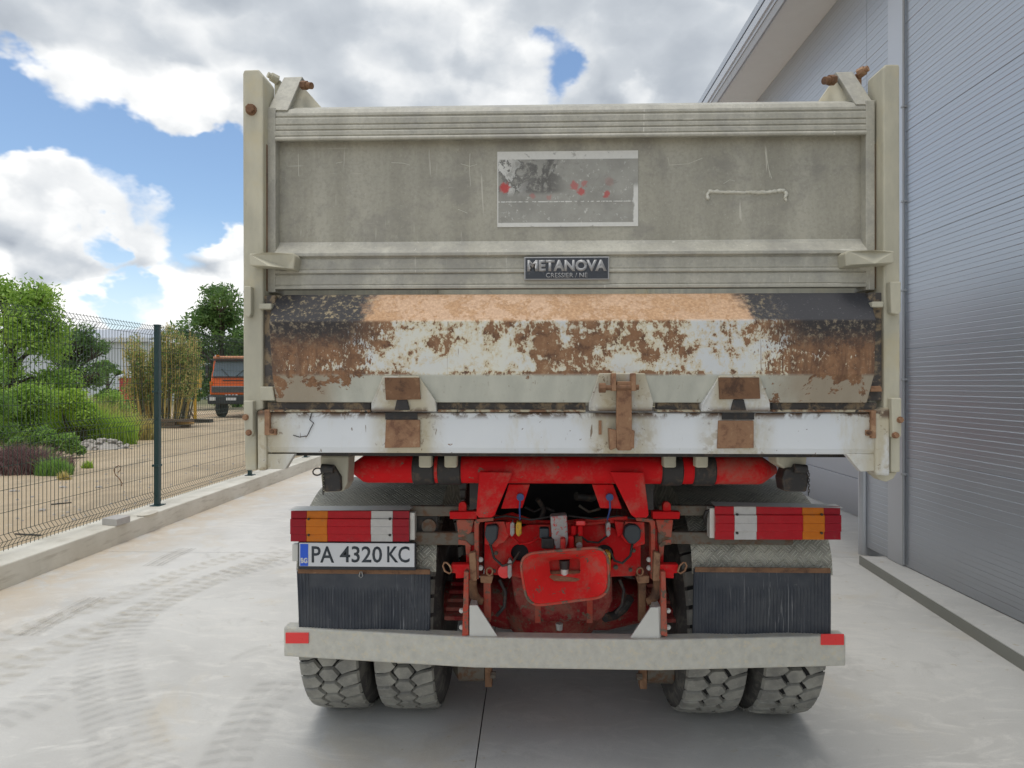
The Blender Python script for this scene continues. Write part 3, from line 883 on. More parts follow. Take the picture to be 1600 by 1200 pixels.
for z in (.9, 1.75, 2.55, 3.35, 4.2):
    g = MB(); g.box(WX - .034, 5.822, z, WX + .004, 5.858, z + .02); g.build('clip', M['gutter'], cd, bevel=.003)
g = MB(); g.lathe((WX + .0, 6.56, .0), (0, 0, 1), [(0, .05), (3.95, .05)], 20); g.build('door_jamb', M['trim'], wh, smooth=50)
g = MB(); g.box(WX + .02, 6.505, .0, WX + .85, 6.56, 3.98); g.build('reveal', M['trim'], wh)
g = MB(); g.box(WX + .0, 6.61, 3.92, WX + .9, 12.0, 3.978); g.build('lintel', M['trim'], wh)
g = MB(); g.box(WX + .0, 12.0, .0, WX + .9, 16.0, 3.978); g.build('far_wall', M['panel'], wh)
for k in range(8):
    g = MB(); g.box(WX + .86, 6.57, .012 + k * .488, WX + .90, 11.99, .012 + (k + 1) * .488 - .006); g.build('door_panel', M['door'], wh, bevel=.004)
g = MB(); g.box(2.80, -3, SOF, WX + .2, 16, SOF + .05); g.build('soffit', M['soffit'], wh)
g = MB(); g.hull([(x, -3, z) for x, z in [(2.80, SOF - .012), (2.802, SOF + .10), (2.765, SOF + .10), (2.765, SOF + .15), (2.742, SOF + .15), (2.742, SOF + .26), (2.9, SOF + .30), (2.9, SOF + .051), (2.799, SOF + .051)][:8]],
                 [(x, 16, z) for x, z in [(2.80, SOF - .012), (2.802, SOF + .10), (2.765, SOF + .10), (2.765, SOF + .15), (2.742, SOF + .15), (2.742, SOF + .26), (2.9, SOF + .30), (2.9, SOF + .051), (2.799, SOF + .051)][:8]])
g.build('gutter', M['trim'], wh)
g = MB(); g.box(2.778, -3, SOF - .02, 2.797, 16, SOF + .098); g.build('fascia', M['gutter'], wh)
g = MB(); g.hull([(2.75, -3, SOF + .305), (9.5, -3, SOF + 1.2), (9.5, -3, SOF + 1.3), (2.75, -3, SOF + .40)], [(2.75, 16, SOF + .305), (9.5, 16, SOF + 1.2), (9.5, 16, SOF + 1.3), (2.75, 16, SOF + .40)])
g.build('roof', M['panel'], wh)
g = MB(); g.box(WX + .07, -3, .085, WX + .2, 6.5, SOF - .01); g.build('inner_wall', M['gutter'], wh)

# ------------------------------------------------------------------ the tipper truck
B = 2.445                                            # depth of the body's rear edge
XC = 0.140
T = thing('dump_truck', (XC, 3.52, 0), 'grey bodied tipper truck with red chassis seen from behind, rusty tailgate', 'dump truck')
xl, xr = P(379, 400, B).x, P(1406, 400, B).x
zc = lambda py, Y: P(890, py, Y).z

# side walls, floor and front wall of the tipper body
for sx, a, b_ in ((-1, xl, xl + .065), (1, xr - .065, xr)):
    g = MB(); g.box(a, B + .115, 1.48, b_, B + 4.9, 2.86)
    sw = g.build('side_wall', M['beige'], T, bevel=.006)
    for k in range(7):
        yy = B + .7 + k * .65; xo = a - .03 if sx < 0 else b_
        g = MB(); g.box(xo, yy, 1.48, xo + .03, yy + .07, 2.84); g.build('rib', M['beige'], sw, bevel=.004)
g = MB(); g.box(xl + .066, B + .12, 1.43, xr - .066, B + 4.9, 1.475); g.build('body_floor', M['dark'], T)
g = MB(); g.box(xl + .066, B + 4.82, 1.476, xr - .066, B + 4.9, 2.9); g.build('front_wall', M['beige'], T)
for k in range(8):
    g = MB(); g.box(XC - .72, B + .35 + k * .58, 1.33, XC + .72, B + .43 + k * .58, 1.428); g.build('floor_bearer', M['dark'], T)
for s in (-1, 1):
    g = MB(); g.box(XC + s * .36 - .05, B + .42, 1.16, XC + s * .36 + .05, B + 4.8, 1.329); g.build('subframe_rail', M['dark'], T)

# rear corner posts
g = MB(); g.prism([(379, 115), (381, 109), (404, 108), (411, 118), (411, 640), (400, 642), (400, 735), (383, 735), (380, 640)], B, .115)
pL = g.build('corner_post', M['beige'], T, bevel=.006)
g = MB(); g.prism([(1380, 106), (1384, 100), (1405, 100), (1406, 105), (1407, 738), (1392, 738), (1392, 640), (1381, 640)], B, .115)
pR = g.build('corner_post', M['beige'], T, bevel=.006)
# rust coloured inner edges
g = MB(); g.pb(411.2, 225, 416, 455, B + .03, .08); g.build('wear_strip', M['rust'], pL)
g = MB(); g.pb(1367, 225, 1379.8, 450, B + .055, .05); g.build('wear_strip', M['rust'], pR)
def bolt(px, py, Y, rpx, mt, par, name='bolt', ln=.02, seg=6):
    c = P(px, py, Y); r = rpx * Y / F
    g = MB(); g.cyl(c + Vector((0, .004, 0)), c - Vector((0, ln * .35, 0)), r * 1.25, seg=14); g.cyl(c - Vector((0, ln * .3, 0)), c - Vector((0, ln, 0)), r, seg=seg)
    return g.build(name, mt, par)
bolt(393, 172, B, 7, M['rust'], pL)
for par, x0, x1, y0, y1, bl in ((pL, 380, 392, 447, 496, []), (pL, 380, 395, 626, 683, [(384, 652), (389, 676)]), (pR, 1391, 1408, 440, 492, []), (pR, 1393, 1409, 622, 686, [(1406, 656), (1399, 680)])):
    g = MB(); g.prism([(x0, y0), (x1, y0), (x1, y1 - 6), (x1 - 3, y1), (x0 + 2, y1 - 3)], B - .028, .0285)
    hb = g.build('hinge_clamp', M['beige'], par, bevel=.004)
    for bx_, by_ in bl: bolt(bx_, by_, B - .028, 4, M['rust_light'], hb, ln=.012)

# upper tailgate -------------------------------------------------------------
tg = MB()
x0, x1 = P(418, 300, B + .05).x, P(1366, 300, B + .05).x
Yf, Yp = B + .045, B + .085
def rail(prof_px, name, mt, par=None, xa=None, xb=None):
    g = MB(); g.xprof([(Y, zc(py, Y)) for py, Y in prof_px], xa if xa is not None else x0 + .033, xb if xb is not None else x1 - .033)
    return g.build(name, mt, par or T, bevel=.0015, seg=1)
g = MB(); g.box(x0 + .02, Yp, zc(450, Yp), x1 - .02, Yp + .035, zc(166, Yp)); panel = g.build('tailgate_panel', M['alu_panel'], T)
rail([(165, Yp + .05), (163, Yp + .02), (166, Yf + .012), (172, Yf + .002), (176, Yf + .001), (178, Yf + .007), (180, Yf), (189, Yf), (190.5, Yf + .006), (192, Yf), (197.5, Yf), (199, Yf + .006), (200.5, Yf - .001), (207, Yf - .001), (208.5, Yf + .004),
      (209.5, Yf - .006), (212, Yf - .008), (215, Yf - .004), (217, Yp - .001), (217, Yp + .05)], 'top_rail', M['alu'], panel)
rail([(376, Yp - .001), (380, Yp - .008), (393, Yf - .012), (398, Yf - .012), (400, Yf), (401, Yf + .005), (403, Yf), (418, Yf), (420, Yf + .003), (421, Yf - .004), (425, Yf - .004), (426.5, Yf + .006), (428, Yf), (443, Yf), (444, Yf + .004), (445, Yf - .004), (450, Yf - .004), (451, Yp), (451, Yp + .03), (376, Yp + .03)],
     'lower_rail', M['alu'], panel)
for a, b_ in ((x0, x0 + .034), (x1 - .034, x1)):
    g = MB(); g.box(a, Yf - .001, zc(455, Yf), b_, Yp + .05, zc(162, Yf)); g.build('stile', M['alu'], panel, bevel=.003)
for px, lo, hi in ((432, 222, 372), (1352, 222, 372)):            # weld beads beside the stiles
    path = []
    for k in range(100):
        c = P(px, lo + (hi - lo) * k / 99, Yp - .001); path.append(c + Vector((random.uniform(-.002, .002), 0, 0)))
    g = MB(); g.tube(path, [.0055 + .0022 * math.sin(k * 1.5) for k in range(100)], 6); g.build('weld_bead', M['weld'], panel, smooth=60)
pa = [(1106, 312), (1105, 303), (1110, 299), (1130, 300), (1150, 301), (1170, 300), (1190, 301), (1210, 299), (1224, 298), (1229, 303), (1226, 309), (1230, 314)]
pp = []
for i in range(len(pa) - 1):
    for k in range(6):
        t = k / 6; pp.append(P(pa[i][0] * (1 - t) + pa[i + 1][0] * t + random.uniform(-.7, .7), pa[i][1] * (1 - t) + pa[i + 1][1] * t + random.uniform(-.7, .7), Yp - .001))
g = MB(); g.tube(pp, [random.uniform(.005, .009) for _ in pp], 6); g.build('repair_weld', M['weld'], panel, smooth=60)
scr = [[(1196, 238), (1199, 252), (1203, 277)], [(1200, 262), (1206, 279)], [(735, 240), (733, 262), (735, 290)], [(720, 256), (734, 260), (745, 257)], [(1098, 247), (1075, 256), (1046, 258), (1044, 246)], [(716, 327), (730, 333)], [(612, 254), (630, 255), (640, 258)],
       [(466, 240), (467, 275)], [(525, 255), (535, 253)], [(1130, 287), (1140, 281), (1148, 283)]]
for s_ in scr:
    g = MB(); pts = [P(x + random.uniform(-.5, .5), y, Yp) for x, y in s_]
    g.tube(pts, .0011, 4); g.build('scratch', M['weld'], panel)
# sticker and maker's plate
g = MB(); g.pb(777, 236, 997, 354, Yp - .0025, .002); g.build('worn_sticker', M['sticker'], panel)
g = MB(); g.pb(819, 401, 952, 437, Yf - .014, .012); npl = g.build('maker_plate', M['name_ink'], panel, bevel=.002)
g = MB(); g.pb(821, 403, 950, 435.2, Yf - .0155, .003); g.build('plate_field', M['nameplate'], npl)
text('lettering', 'METANOVA', 824, 406, 948, 424, Yf - .0155, M['name_ink'], npl, bold=.045, depth=.002)
text('lettering', 'CRESSIER / NE', 853, 426.5, 918, 433.6, Yf - .0155, M['name_ink'], npl, bold=.004, depth=.002)
# locking arms
g = MB(); g.slab([(389, 396), (419, 394), (458, 395), (462, 400), (459, 421), (448, 419), (420, 416), (390, 415)], [B - .05, B - .05, B - .02, B - .015, B - .015, B - .02, B - .05, B - .05], .07)
g.build('locking_arm', M['beige'], T, bevel=.005)
g = MB(); g.slab([(1398, 392), (1366, 391), (1325, 391), (1320, 396), (1322, 416), (1333, 415), (1366, 412), (1397, 411)], [B - .05, B - .05, B - .02, B - .015, B - .015, B - .02, B - .05, B - .05], .07)
g.build('locking_arm', M['beige'], T, bevel=.005)
# ears on top
for pts, gus, pin, knob in (([(418, 172), (449, 172), (472, 120), (444, 121)], [(452, 172), (470, 131), (476, 138), (506, 172)], (472, 487, 133, 7), (419, 438, 113, 130)),
                            ([(1366, 163), (1338, 163), (1306, 113), (1332, 112)], [(1333, 165), (1305, 122), (1299, 130), (1274, 166)], (1303, 1288, 125, 8), (1357, 1336, 104, 119))):
    g = MB(); g.slab(pts, [Yf, Yf, Yf + .09, Yf + .09], .012); ear = g.build('hinge_ear', M['alu'], T, bevel=.003)
    g = MB(); g.slab(pts, [Yf + .012, Yf + .012, Yf + .10, Yf + .10], .03); g.build('ear_core', M['alu'], ear)
    g = MB(); g.slab(gus, [Yf + .05, Yf + .10, Yf + .10, Yf + .10], .02); g.build('gusset', M['beige'], ear, bevel=.002)
    a, b_ = P(pin[0], pin[2], Yf + .07), P(pin[1], pin[2] + 1, Yf + .05); r = pin[3] * .0025
    g = MB(); g.cyl(a, a * .45 + b_ * .55, r, seg=6); g.cyl(a * .45 + b_ * .55, b_, r * .75, seg=12); g.build('pin', M['rust'], ear)
    c0 = (knob[0] + knob[1]) / 2; c1 = (knob[2] + knob[3]) / 2
    g = MB(); k0 = P(c0 + 5 * (1 if knob[0] < 800 else -1), c1 + 4, Yf + .12); k1 = P(c0 - 5 * (1 if knob[0] < 800 else -1), c1 - 2, Yf + .10)
    g.cyl(k0, k1, .020, .018, 8); g.cyl(k1, k1 + (k1 - k0) * .5, .012, seg=8); g.box(k0.x - .012, k0.y, k0.z - .07, k0.x + .012, k0.y + .03, k0.z)
    g.build('clamp_knob', M['rust_light'] if knob[0] > 800 else M['beige'], ear)

# lower rusty flap: folded sheet with its own outline at each fold -------------
fp = [(460, B + .055, 430, 1358), (459, B + .045, 429, 1358), (501, B - .055, 420, 1369), (585, B - .050, 425, 1367), (629, B - .012, 432, 1354), (629, B + .03, 432, 1354), (500, B + .06, 424, 1366)]
g = MB()
g.hull([Vector((P(l, py, Y).x, Y, zc(py, Y))) for py, Y, l, r in fp], [Vector((P(r, py, Y).x, Y, zc(py, Y))) for py, Y, l, r in fp])
flap = g.build('tailgate_flap', M['flap'], T, bevel=.004)
for sx, poly, lug1, lug2 in ((-1, [(401, 463), (430, 461), (426, 560), (432, 626), (402, 626)], (404, 424, 474, 483), (406, 429, 604, 626)), (1, [(1357, 457), (1388, 457), (1387, 626), (1352, 626), (1362, 560)], (1363, 1381, 471, 480), (1360, 1380, 603, 612))):
    g = MB(); g.prism(poly, B + .015, .045); eb = g.build('end_plate', M['soot'], T, bevel=.003)
    g = MB(); g.pb(lug1[0], lug1[2], lug1[1], lug1[3], B - .02, .036); g.build('lug', M['beige'], eb, bevel=.004)
    g = MB(); g.prism([(lug2[0], lug2[2]), (lug2[1] - 3, lug2[2]), (lug2[1], lug2[3]), (lug2[0], lug2[3])], B - .02, .036); g.build('lug', M['beige'] if sx < 0 else M['rust_light'], eb, bevel=.004)

# seal channel and white cross beam
for a, b_ in ((418, 578), (684, 915), (1027, 1094), (1207, 1370)):
    g = MB(); g.pb(a, 629, b_, 640, B + .012, .05); sl = g.build('seal_strip', M['soot'], T, bevel=.002)
    g = MB(); g.pb(a, 640.2, b_, 644, B - .012, .07); g.build('channel_lip', M['lip'], sl, bevel=.002)
g = MB(); g.xprof([(B, zc(645, B)), (B, zc(700, B)), (B + .006, zc(709, B)), (B + .11, zc(709, B)), (B + .11, zc(645, B))], P(416, 680, B).x, P(1368, 680, B).x)
beam = g.build('rear_beam', M['white'], T, bevel=.005)
g = MB(); g.prism([(416, 709.5), (460, 709.5), (446, 733), (416, 733)], B + .002, .03); g.build('gusset', M['white'], beam, bevel=.003)
g = MB(); g.prism([(1322, 709.5), (1368, 709.5), (1368, 736), (1345, 737)], B + .002, .03); g.build('gusset', M['white'], beam, bevel=.003)
g = MB(); g.prism([(401, 642), (416, 640), (416, 735), (402, 736)], B - .012, .06); g.build('end_tube', M['white'], beam, bevel=.008)
g = MB(); g.prism([(1368, 640), (1391, 636), (1391, 744), (1369, 742)], B - .012, .06); g.build('end_tube', M['white'], beam, bevel=.008)
g = MB(); g.prism([(1362, 738), (1402, 738), (1396, 748), (1385, 753), (1376, 750)], B + .03, .05); g.build('corner_foot', M['beige'], beam, bevel=.003)
for a, b_, c, d in ((413, 421, 640, 680), (421, 431, 670, 680), (1362, 1369, 642, 685), (1355, 1364, 672, 681)):
    g = MB(); g.pb(a, c, b_, d, B - .016, .017); g.build('stop', M['rust_light'], beam, bevel=.002)
# chain of small bumps: pins on the beam
for x, y in ((425, 674), (1358, 676)): bolt(x, y, B - .016, 3, M['rust'], beam, ln=.008)

# hinge housings over the channel
for pts, rp, lp in (([(598, 588), (654, 588), (680, 626), (682, 643), (580, 643), (580, 630)], (601, 590, 655, 624), (605, 656, 656, 699)),
                    ([(936, 583), (1008, 583), (1021, 628), (1019, 642), (921, 642), (921, 630)], None, None),
                    ([(1124, 587), (1187, 587), (1203, 628), (1204, 643), (1096, 643), (1097, 632)], (1123, 590, 1186, 623), (1125, 657, 1178, 700))):
    n_ = len(pts)
    g = MB(); g.slab(pts, [B - .055, B - .055, B - .035, B - .02, B - .02, B - .035], .07); hh = g.build('hinge_housing', M['white'], T, bevel=.004)
    if rp:
        c = (rp[0] + rp[2]) / 2
        g = MB(); g.slab([(rp[0], rp[1]), (rp[2], rp[1]), (rp[2] + 2, rp[3]), (rp[0] + 2, rp[3] + 1)], [B - .0615, B - .0615, B - .043, B - .043], .012); g.build('rust_plate', M['rust'], hh)
        g = MB(); g.prism([(c - 8, 624), (c + 8, 624), (c + 12, 641), (c - 12, 641)], B - .040, .012); g.build('pivot', M['dark'], hh, bevel=.003)
        g = MB(); g.prism([(lp[0] - 2, lp[1]), (lp[2], lp[1]), (lp[2], lp[3]), (lp[0] - 4, lp[3] + 1)], B - .010, .0105); g.build('wear_plate', M['rust_light'], hh, bevel=.002)
        g = MB(); g.pb(c - 26, 645, c + 24, 655.5, B - .006, .006); g.build('shim', M['dark'], hh)
    else: ctr = hh
# centre latch
g = MB(); g.slab([(964, 596), (987, 596), (988, 702), (985, 704), (966, 704), (963, 700)], [B - .085, B - .085, B - .05, B - .048, B - .048, B - .05], .022); lat = g.build('latch_bar', M['rust_light'], T, bevel=.003)
for a, b_ in ((956, 963), (987, 994)):
    g = MB(); g.pb(a, 583, b_, 611, B - .095, .05); g.build('fork', M['rust_light'], lat, bevel=.003)
g = MB(); a, b_ = P(943, 606, B - .08), P(998, 605, B - .08); g.cyl(a, b_, .010, seg=10); c = P(941, 606, B - .08); g.cyl(c - Vector((.012, 0, 0)), c + Vector((.012, 0, 0)), .018, seg=8); g.build('pin', M['rust'], lat)
g = MB(); g.prism([(952, 670), (963, 672), (963, 700), (954, 704)], B - .055, .055); g.build('hook', M['rust_light'], lat, bevel=.003)
g = MB(); g.prism([(985, 671), (992, 673), (991, 701), (985, 700)], B - .055, .055); g.build('hook', M['rust_light'], lat, bevel=.003)
g = MB(); g.pb(935.5, 657, 940, 679, B - .006, .007); g.build('tab', M['rust_light'], beam)
g = MB(); g.tube([P(487, 645, B - .004), P(484, 656, B - .004), P(490, 661, B - .004), P(486, 668, B - .004), P(480, 681, B - .004), P(468, 683, B - .004), P(458, 680, B - .004)], .0018, 5); g.build('chain', M['dark'], beam)

# body prop brackets with pins hanging below
for pts, ins, cx in (([(500, 712), (545, 712), (543, 755), (536, 768), (504, 770), (501, 745)], [(505, 735), (520, 726), (532, 745), (533, 768), (506, 769)], 512),
                     ([(1213, 712), (1262, 712), (1260, 728), (1252, 735), (1234, 738), (1214, 725)], [(1228, 732), (1262, 728), (1264, 752), (1261, 769), (1225, 768), (1222, 748)], 1250)):
    g = MB(); g.prism(pts, 2.62, .10); pb_ = g.build('prop_bracket', M['beige'], T, bevel=.008)
    g = MB(); g.prism(ins, 2.60, .08); g.build('pin_block', M['dark'], pb_, bevel=.008)
    c = P(cx, 733, 2.59)
    g = MB(); g.cyl(c + Vector((-.025, 0, .004)), c + Vector((.025, 0, 0)), .018, seg=10); g.build('pin', M['dark'], pb_, smooth=40)
c = P(496, 737, 2.6)
g = MB(); g.tube([c + Vector((math.cos(k * .524) * .019, math.sin(k * .524) * .006, math.sin(k * .524) * .014)) for k in range(12)], .0032, 6, True); g.build('ring', M['dark'], T, smooth=60)
for px, ya, yb in ((1263, 738, 771), (505, 740, 770)):
    for k in range(9):
        c = P(px + (k % 2) * .8, ya + (yb - ya) * k / 8, 2.6)
        g = MB(); g.tube([c + Vector((math.cos(q_ * .785) * .004 * (1 if k % 2 else .3), math.cos(q_ * .785) * .004 * (.3 if k % 2 else 1), math.sin(q_ * .785) * .008)) for q_ in range(8)], .0016, 4, True); g.build('chain_link', M['dark'], T)

# red tipping shaft
Yt = 2.78; cz_ = P(890, 733, Yt).z
xa, xb = P(548, 733, Yt).x, P(1212, 733, Yt).x
g = MB(); g.lathe((xa, Yt, cz_), (1, 0, 0), [(0, .016), (.06, .058), (.075, .062), (xb - xa - .075, .062), (xb - xa - .06, .058), (xb - xa, .016)], 28)
shaft = g.build('tipping_shaft', M['red'], T, smooth=25)
for px, wd_ in ((664, 34), (704, 36), (1047, 33), (1097, 34)):
    a = P(px - wd_ / 2, 733, Yt).x; b_ = P(px + wd_ / 2, 733, Yt).x
    g = MB(); g.lathe((a, Yt, cz_), (1, 0, 0), [(0, .064), (.006, .070), (b_ - a - .006, .070), (b_ - a, .064)], 24); lu = g.build('hinge_collar', M['dark'], shaft, smooth=30)
    g = MB(); g.pb(px - 10, 706, px + 10, 731, Yt - .11, .05); g.build('hinge_ear', M['beige'], shaft, bevel=.008)
g = MB(); g.box(xa + .05, Yt + .07, cz_ - .05, xb - .05, Yt + .12, cz_ + .06); g.build('cross_member', M['dark'], T)
# red gusset plates below the shaft
for pts, inn in (([(749, 737), (801, 738), (773, 805), (768, 809), (748, 809), (744, 804)], [(795, 757), (828, 757), (816, 794), (783, 795)]), ([(953, 737), (1006, 738), (1014, 804), (1011, 809), (992, 809), (986, 804)], [(925, 757), (958, 757), (972, 795), (938, 794)])):
    g = MB(); g.prism(pts, 2.685, .014); g.build('gusset_plate', M['red'], T, bevel=.004)
    g = MB(); g.prism(inn, 2.80, .012); g.build('inner_gusset', M['red'], T, bevel=.003)

# mudguards, rubber flaps, lamps, number plate ---------------------------------
prof = [(2.965, .850), (2.975, .93), (3.01, 1.005), (3.08, 1.075), (3.18, 1.13), (3.32, 1.175), (3.52, 1.19), (3.72, 1.175), (3.90, 1.11), (4.02, 1.0), (4.06, .88)]
def sm_prof(p, n=4):
    out = []
    for i in range(len(p) - 1):
        a, b1, c, d = p[max(i - 1, 0)], p[i], p[i + 1], p[min(i + 2, len(p) - 1)]
        for k in range(n):
            t = k / n
            out.append(tuple(.5 * (2 * b1[j] + (c[j] - a[j]) * t + (2 * a[j] - 5 * b1[j] + 4 * c[j] - d[j]) * t * t + (3 * b1[j] - a[j] - 3 * c[j] + d[j]) * t ** 3) for j in (0, 1)))
    return out + [p[-1]]
sp_ = sm_prof(prof)
for xo, xi in ((-1.092, -.436), (1.383, .745)):
    g = MB(); a, b_ = min(xo, xi), max(xo, xi)
    g.hull([(a, y, z) for y, z in sp_] + [(a, y, z - .004) for y, z in sp_[::-1]], [(b_, y, z) for y, z in sp_] + [(b_, y, z - .004) for y, z in sp_[::-1]])
    # caps of a curved strip are concave: drop them, the strip is thin
    for f_ in [f for f in g.bm.faces if len(f.verts) > 4]: g.bm.faces.remove(f_)
    g.build('mudguard', M['chequer'], T, smooth=40)
def rubber(px0, px1, pyt, pyb, Y, name='mud_flap', seed=1):
    rr = random.Random(seed)
    xa, xb = P(px0, 940, Y).x, P(px1, 940, Y).x; zt, zb = P((px0 + px1) / 2, pyt, Y).z, P((px0 + px1) / 2, pyb, Y).z
    nx, nz = 160, 14; vs = []; fs = []
    for j in range(nz + 1):
        t = j / nz; z = zt + (zb - zt) * t
        for i in range(nx + 1):
            u = i / nx
            rib = .0032 * (1 if (i % 4) < 2 else 0) * (1 if (t > .28 or u < .1 or u > .86) else 0)
            y = Y - rib + .010 * math.sin(u * 3.1 + seed) * t + .006 * math.sin(u * 9 + t * 2)
            vs.append((xa + (xb - xa) * (u + .012 * t * math.sin(seed) * (1 - u)), y, z))
    for j in range(nz):
        for i in range(nx):
            k = j * (nx + 1) + i; fs.append((k, k + 1, k + nx + 2, k + nx + 1))
    n0 = len(vs)
    vs += [(x, Y + .016, z) for x, y, z in vs[:]]
    o = from_np(name, vs, fs + [tuple(n0 + k for k in f[::-1]) for f in fs], M['flap_rubber'], T)
    g = MB(); g.pb(px0 + 1, pyt - 4, px1, pyt + 4, Y - .008, .006); g.build('clamp_strip', M['rust'], o, bevel=.002)
    return o
rubber(464, 672, 893, 1003, 2.935, seed=2)
rubber(1085, 1298, 891, 1003, 2.93, seed=5)
g = MB(); g.tube([P(563, 893, 2.92), P(561, 900, 2.92), P(564, 903, 2.92), P(567, 900, 2.92), P(565, 893, 2.92)], .0022, 5); g.build('wire_loop', M['bolt'], T)

def lamp(lenses, py0, py1, Y, cover, side, label):
    x0_, x1_ = lenses[0][0], lenses[-1][1]
    g = MB(); g.pb(x0_ + 2, py0 + 1, x1_ - 2, py1 - 1, Y + .015, .055); l = g.build('tail_lamp', M['cab_black'], T, bevel=.006)
    l['label'] = label
    n_ = 4
    for a, b_, mt, lab in lenses:
        pr = []
        for k in range(n_):
            ya = py0 + (py1 - py0) * k / n_; yb = py0 + (py1 - py0) * (k + 1) / n_
            off = (0.010, 0.0, 0.0, 0.006)[k]
            pr += [(ya + .35, Y + off + .001), (yb - .35, Y + off), (yb - .05, Y + off + .003)]
        c = (a + b_) / 2
        z_ = lambda py, YY: P(c, py, YY).z
        prf = [(Y + .02, z_(py0, Y))] + [(YY, z_(py, Y)) for py, YY in pr] + [(Y + .02, z_(py1, Y))]
        g = MB(); g.xprof(prf, P(a + .2, 820, Y).x, P(b_ - .2, 820, Y).x); ln = g.build('lens', M[mt], l, bevel=.0012, seg=1)
        ln['label'] = lab
    for a, b_, mt, lab in lenses:
        if mt in ('lens_orange', 'lens_white'):
            for yy in (py0 + 12, py1 - 11):
                bolt(b_ - 4 if mt == 'lens_white' and x0_ < 800 else (a + 4 if mt == 'lens_white' else (a + 4 if x0_ < 800 else b_ - 5)), yy, Y, 1.6, M['dark'], l, 'screw', .003, 8)
    g = MB(); g.slab(cover, [Y - .03, Y - .03, Y + .09, Y + .09], .004)
    for v_ in g.bm.verts: pass
    g.build('cover_sheet', M['galv'], l)
    g = MB(); g.pb(side[0], py0 + 2, side[1], py1 - 3, Y + .02, .05); g.build('side_bracket', M['galv'], l, bevel=.003)
lamp([(453, 478, 'lens_red', 'dark red end lens'), (478, 511, 'lens_orange', 'orange indicator lens'), (511, 579, 'lens_red_b', 'wide red ribbed lens'), (579, 613, 'lens_white', 'clear reversing lens'), (613, 639, 'lens_red', 'dark red end lens')],
     799, 847, 2.90, [(450, 798), (640, 797), (648, 790), (462, 791)], (640, 648), 'rear lamp cluster above the number plate')
lamp([(1118, 1148, 'lens_red_b', 'bright red end lens'), (1148, 1183, 'lens_white', 'clear reversing lens'), (1183, 1255, 'lens_red_b', 'wide red ribbed lens'), (1255, 1289, 'lens_orange', 'orange indicator lens'), (1289, 1315, 'lens_red', 'dark red end lens')],
     792, 844, 2.87, [(1117, 790.5), (1318, 794), (1306, 788), (1110, 784)], (1109, 1118), 'rear lamp cluster on the warehouse side')
g = MB(); g.pb(465, 847.5, 650, 891, 2.905, .02); hd = g.build('plate_holder', M['cab_black'], T, bevel=.006)
g = MB(); g.pb(456, 850, 466, 877, 2.93, .03); g.build('bracket', M['galv'], hd, bevel=.004)
g = MB(); g.pb(467.5, 848.8, 647.5, 885.5, 2.899, .0055); npo = g.build('number_plate', M['plate_white'], T, bevel=.0015)
g = MB(); g.pb(469, 850, 481.3, 884.3, 2.8975, .003); g.build('blue_band', M['plate_blue'], npo)
text('lettering', 'BG', 469.8, 871.5, 480.6, 880, 2.8975, M['plate_white'], npo, bold=.05, depth=.001, lift=.001)
for k in range(12):
    c = P(475, 859, 2.8965); r = .0125; cc = c + Vector((math.cos(k * .5236) * r, 0, math.sin(k * .5236) * r))
    g = MB(); g.cyl(cc, cc + Vector((0, .001, 0)), .0018, seg=5); g.build('star', M['plate_blue'], npo)
text('lettering', 'PA', 487, 853.5, 522, 879, 2.899, M['ink'], npo, bold=.012, depth=.001, lift=.0012)
text('lettering', '4320', 531, 853.5, 597, 879, 2.899, M['ink'], npo, bold=.012, depth=.001, lift=.0012)
text('lettering', 'KC', 605, 853.5, 640, 879, 2.899, M['ink'], npo, bold=.012, depth=.001, lift=.0012)

# lamp carriers
for a, b_, c, d in ((640, 741, 791, 807), (642, 742, 832, 852), (1030, 1118, 790, 806), (1028, 1240, 832, 851)):
    g = MB(); g.pb(a, c, b_, d, 2.955, .035); g.build('lamp_carrier', M['dirty_bar'], T, bevel=.006)
g = MB(); c = P(671, 821, 2.99); g.cyl(c, c + Vector((0, -.02, 0)), .034, seg=18); g.build('cap', M['dirty_bar'], T, smooth=40)
g = MB(); g.pb(648, 806, 684, 834, 2.985, .02); g.build('lamp_bracket', M['dark'], T, bevel=.004)
g = MB(); g.tube([P(1112, 797, 2.9), P(1104, 799, 2.9), P(1100, 808, 2.92), P(1103, 818, 2.95)], .008, 8); g.build('cable', M['dark'], T, smooth=60)

# chassis rails, cross plate and hitch -----------------------------------------
for s in (-1, 1):
    g = MB(); g.box(XC + s * .40 - .035, 3.06, .80, XC + s * .40 + .035, 9.6, 1.06); g.build('chassis_rail', M['red_dark'], T, bevel=.006)
out = [(757, 818), (790, 816), (810, 826), (826, 820), (945, 820), (965, 828), (985, 818), (1001, 820), (1001, 899), (957, 901), (938, 906), (823, 906), (806, 901), (757, 897)]
plate_holes('cross_plate', out, [(812, 864, 14), (944, 866, 15)], 3.0, .02, M['red'], T)
g = MB(); g.box(P(757, 800, 3.1).x, 4.15, P(860, 905, 3.1).z, P(1001, 800, 3.1).x, 4.17, P(860, 800, 3.1).z + .25); g.build('void_shade_sheet', M['chassis'], T)  # added black sheet standing for the unlit void above the cross plate
g = MB(); g.pb(770, 832, 992, 896, 3.045, .01); g.build('hole_shade_sheet', M['chassis'], T)  # added black sheet, makes the holes in the cross plate read as shaded
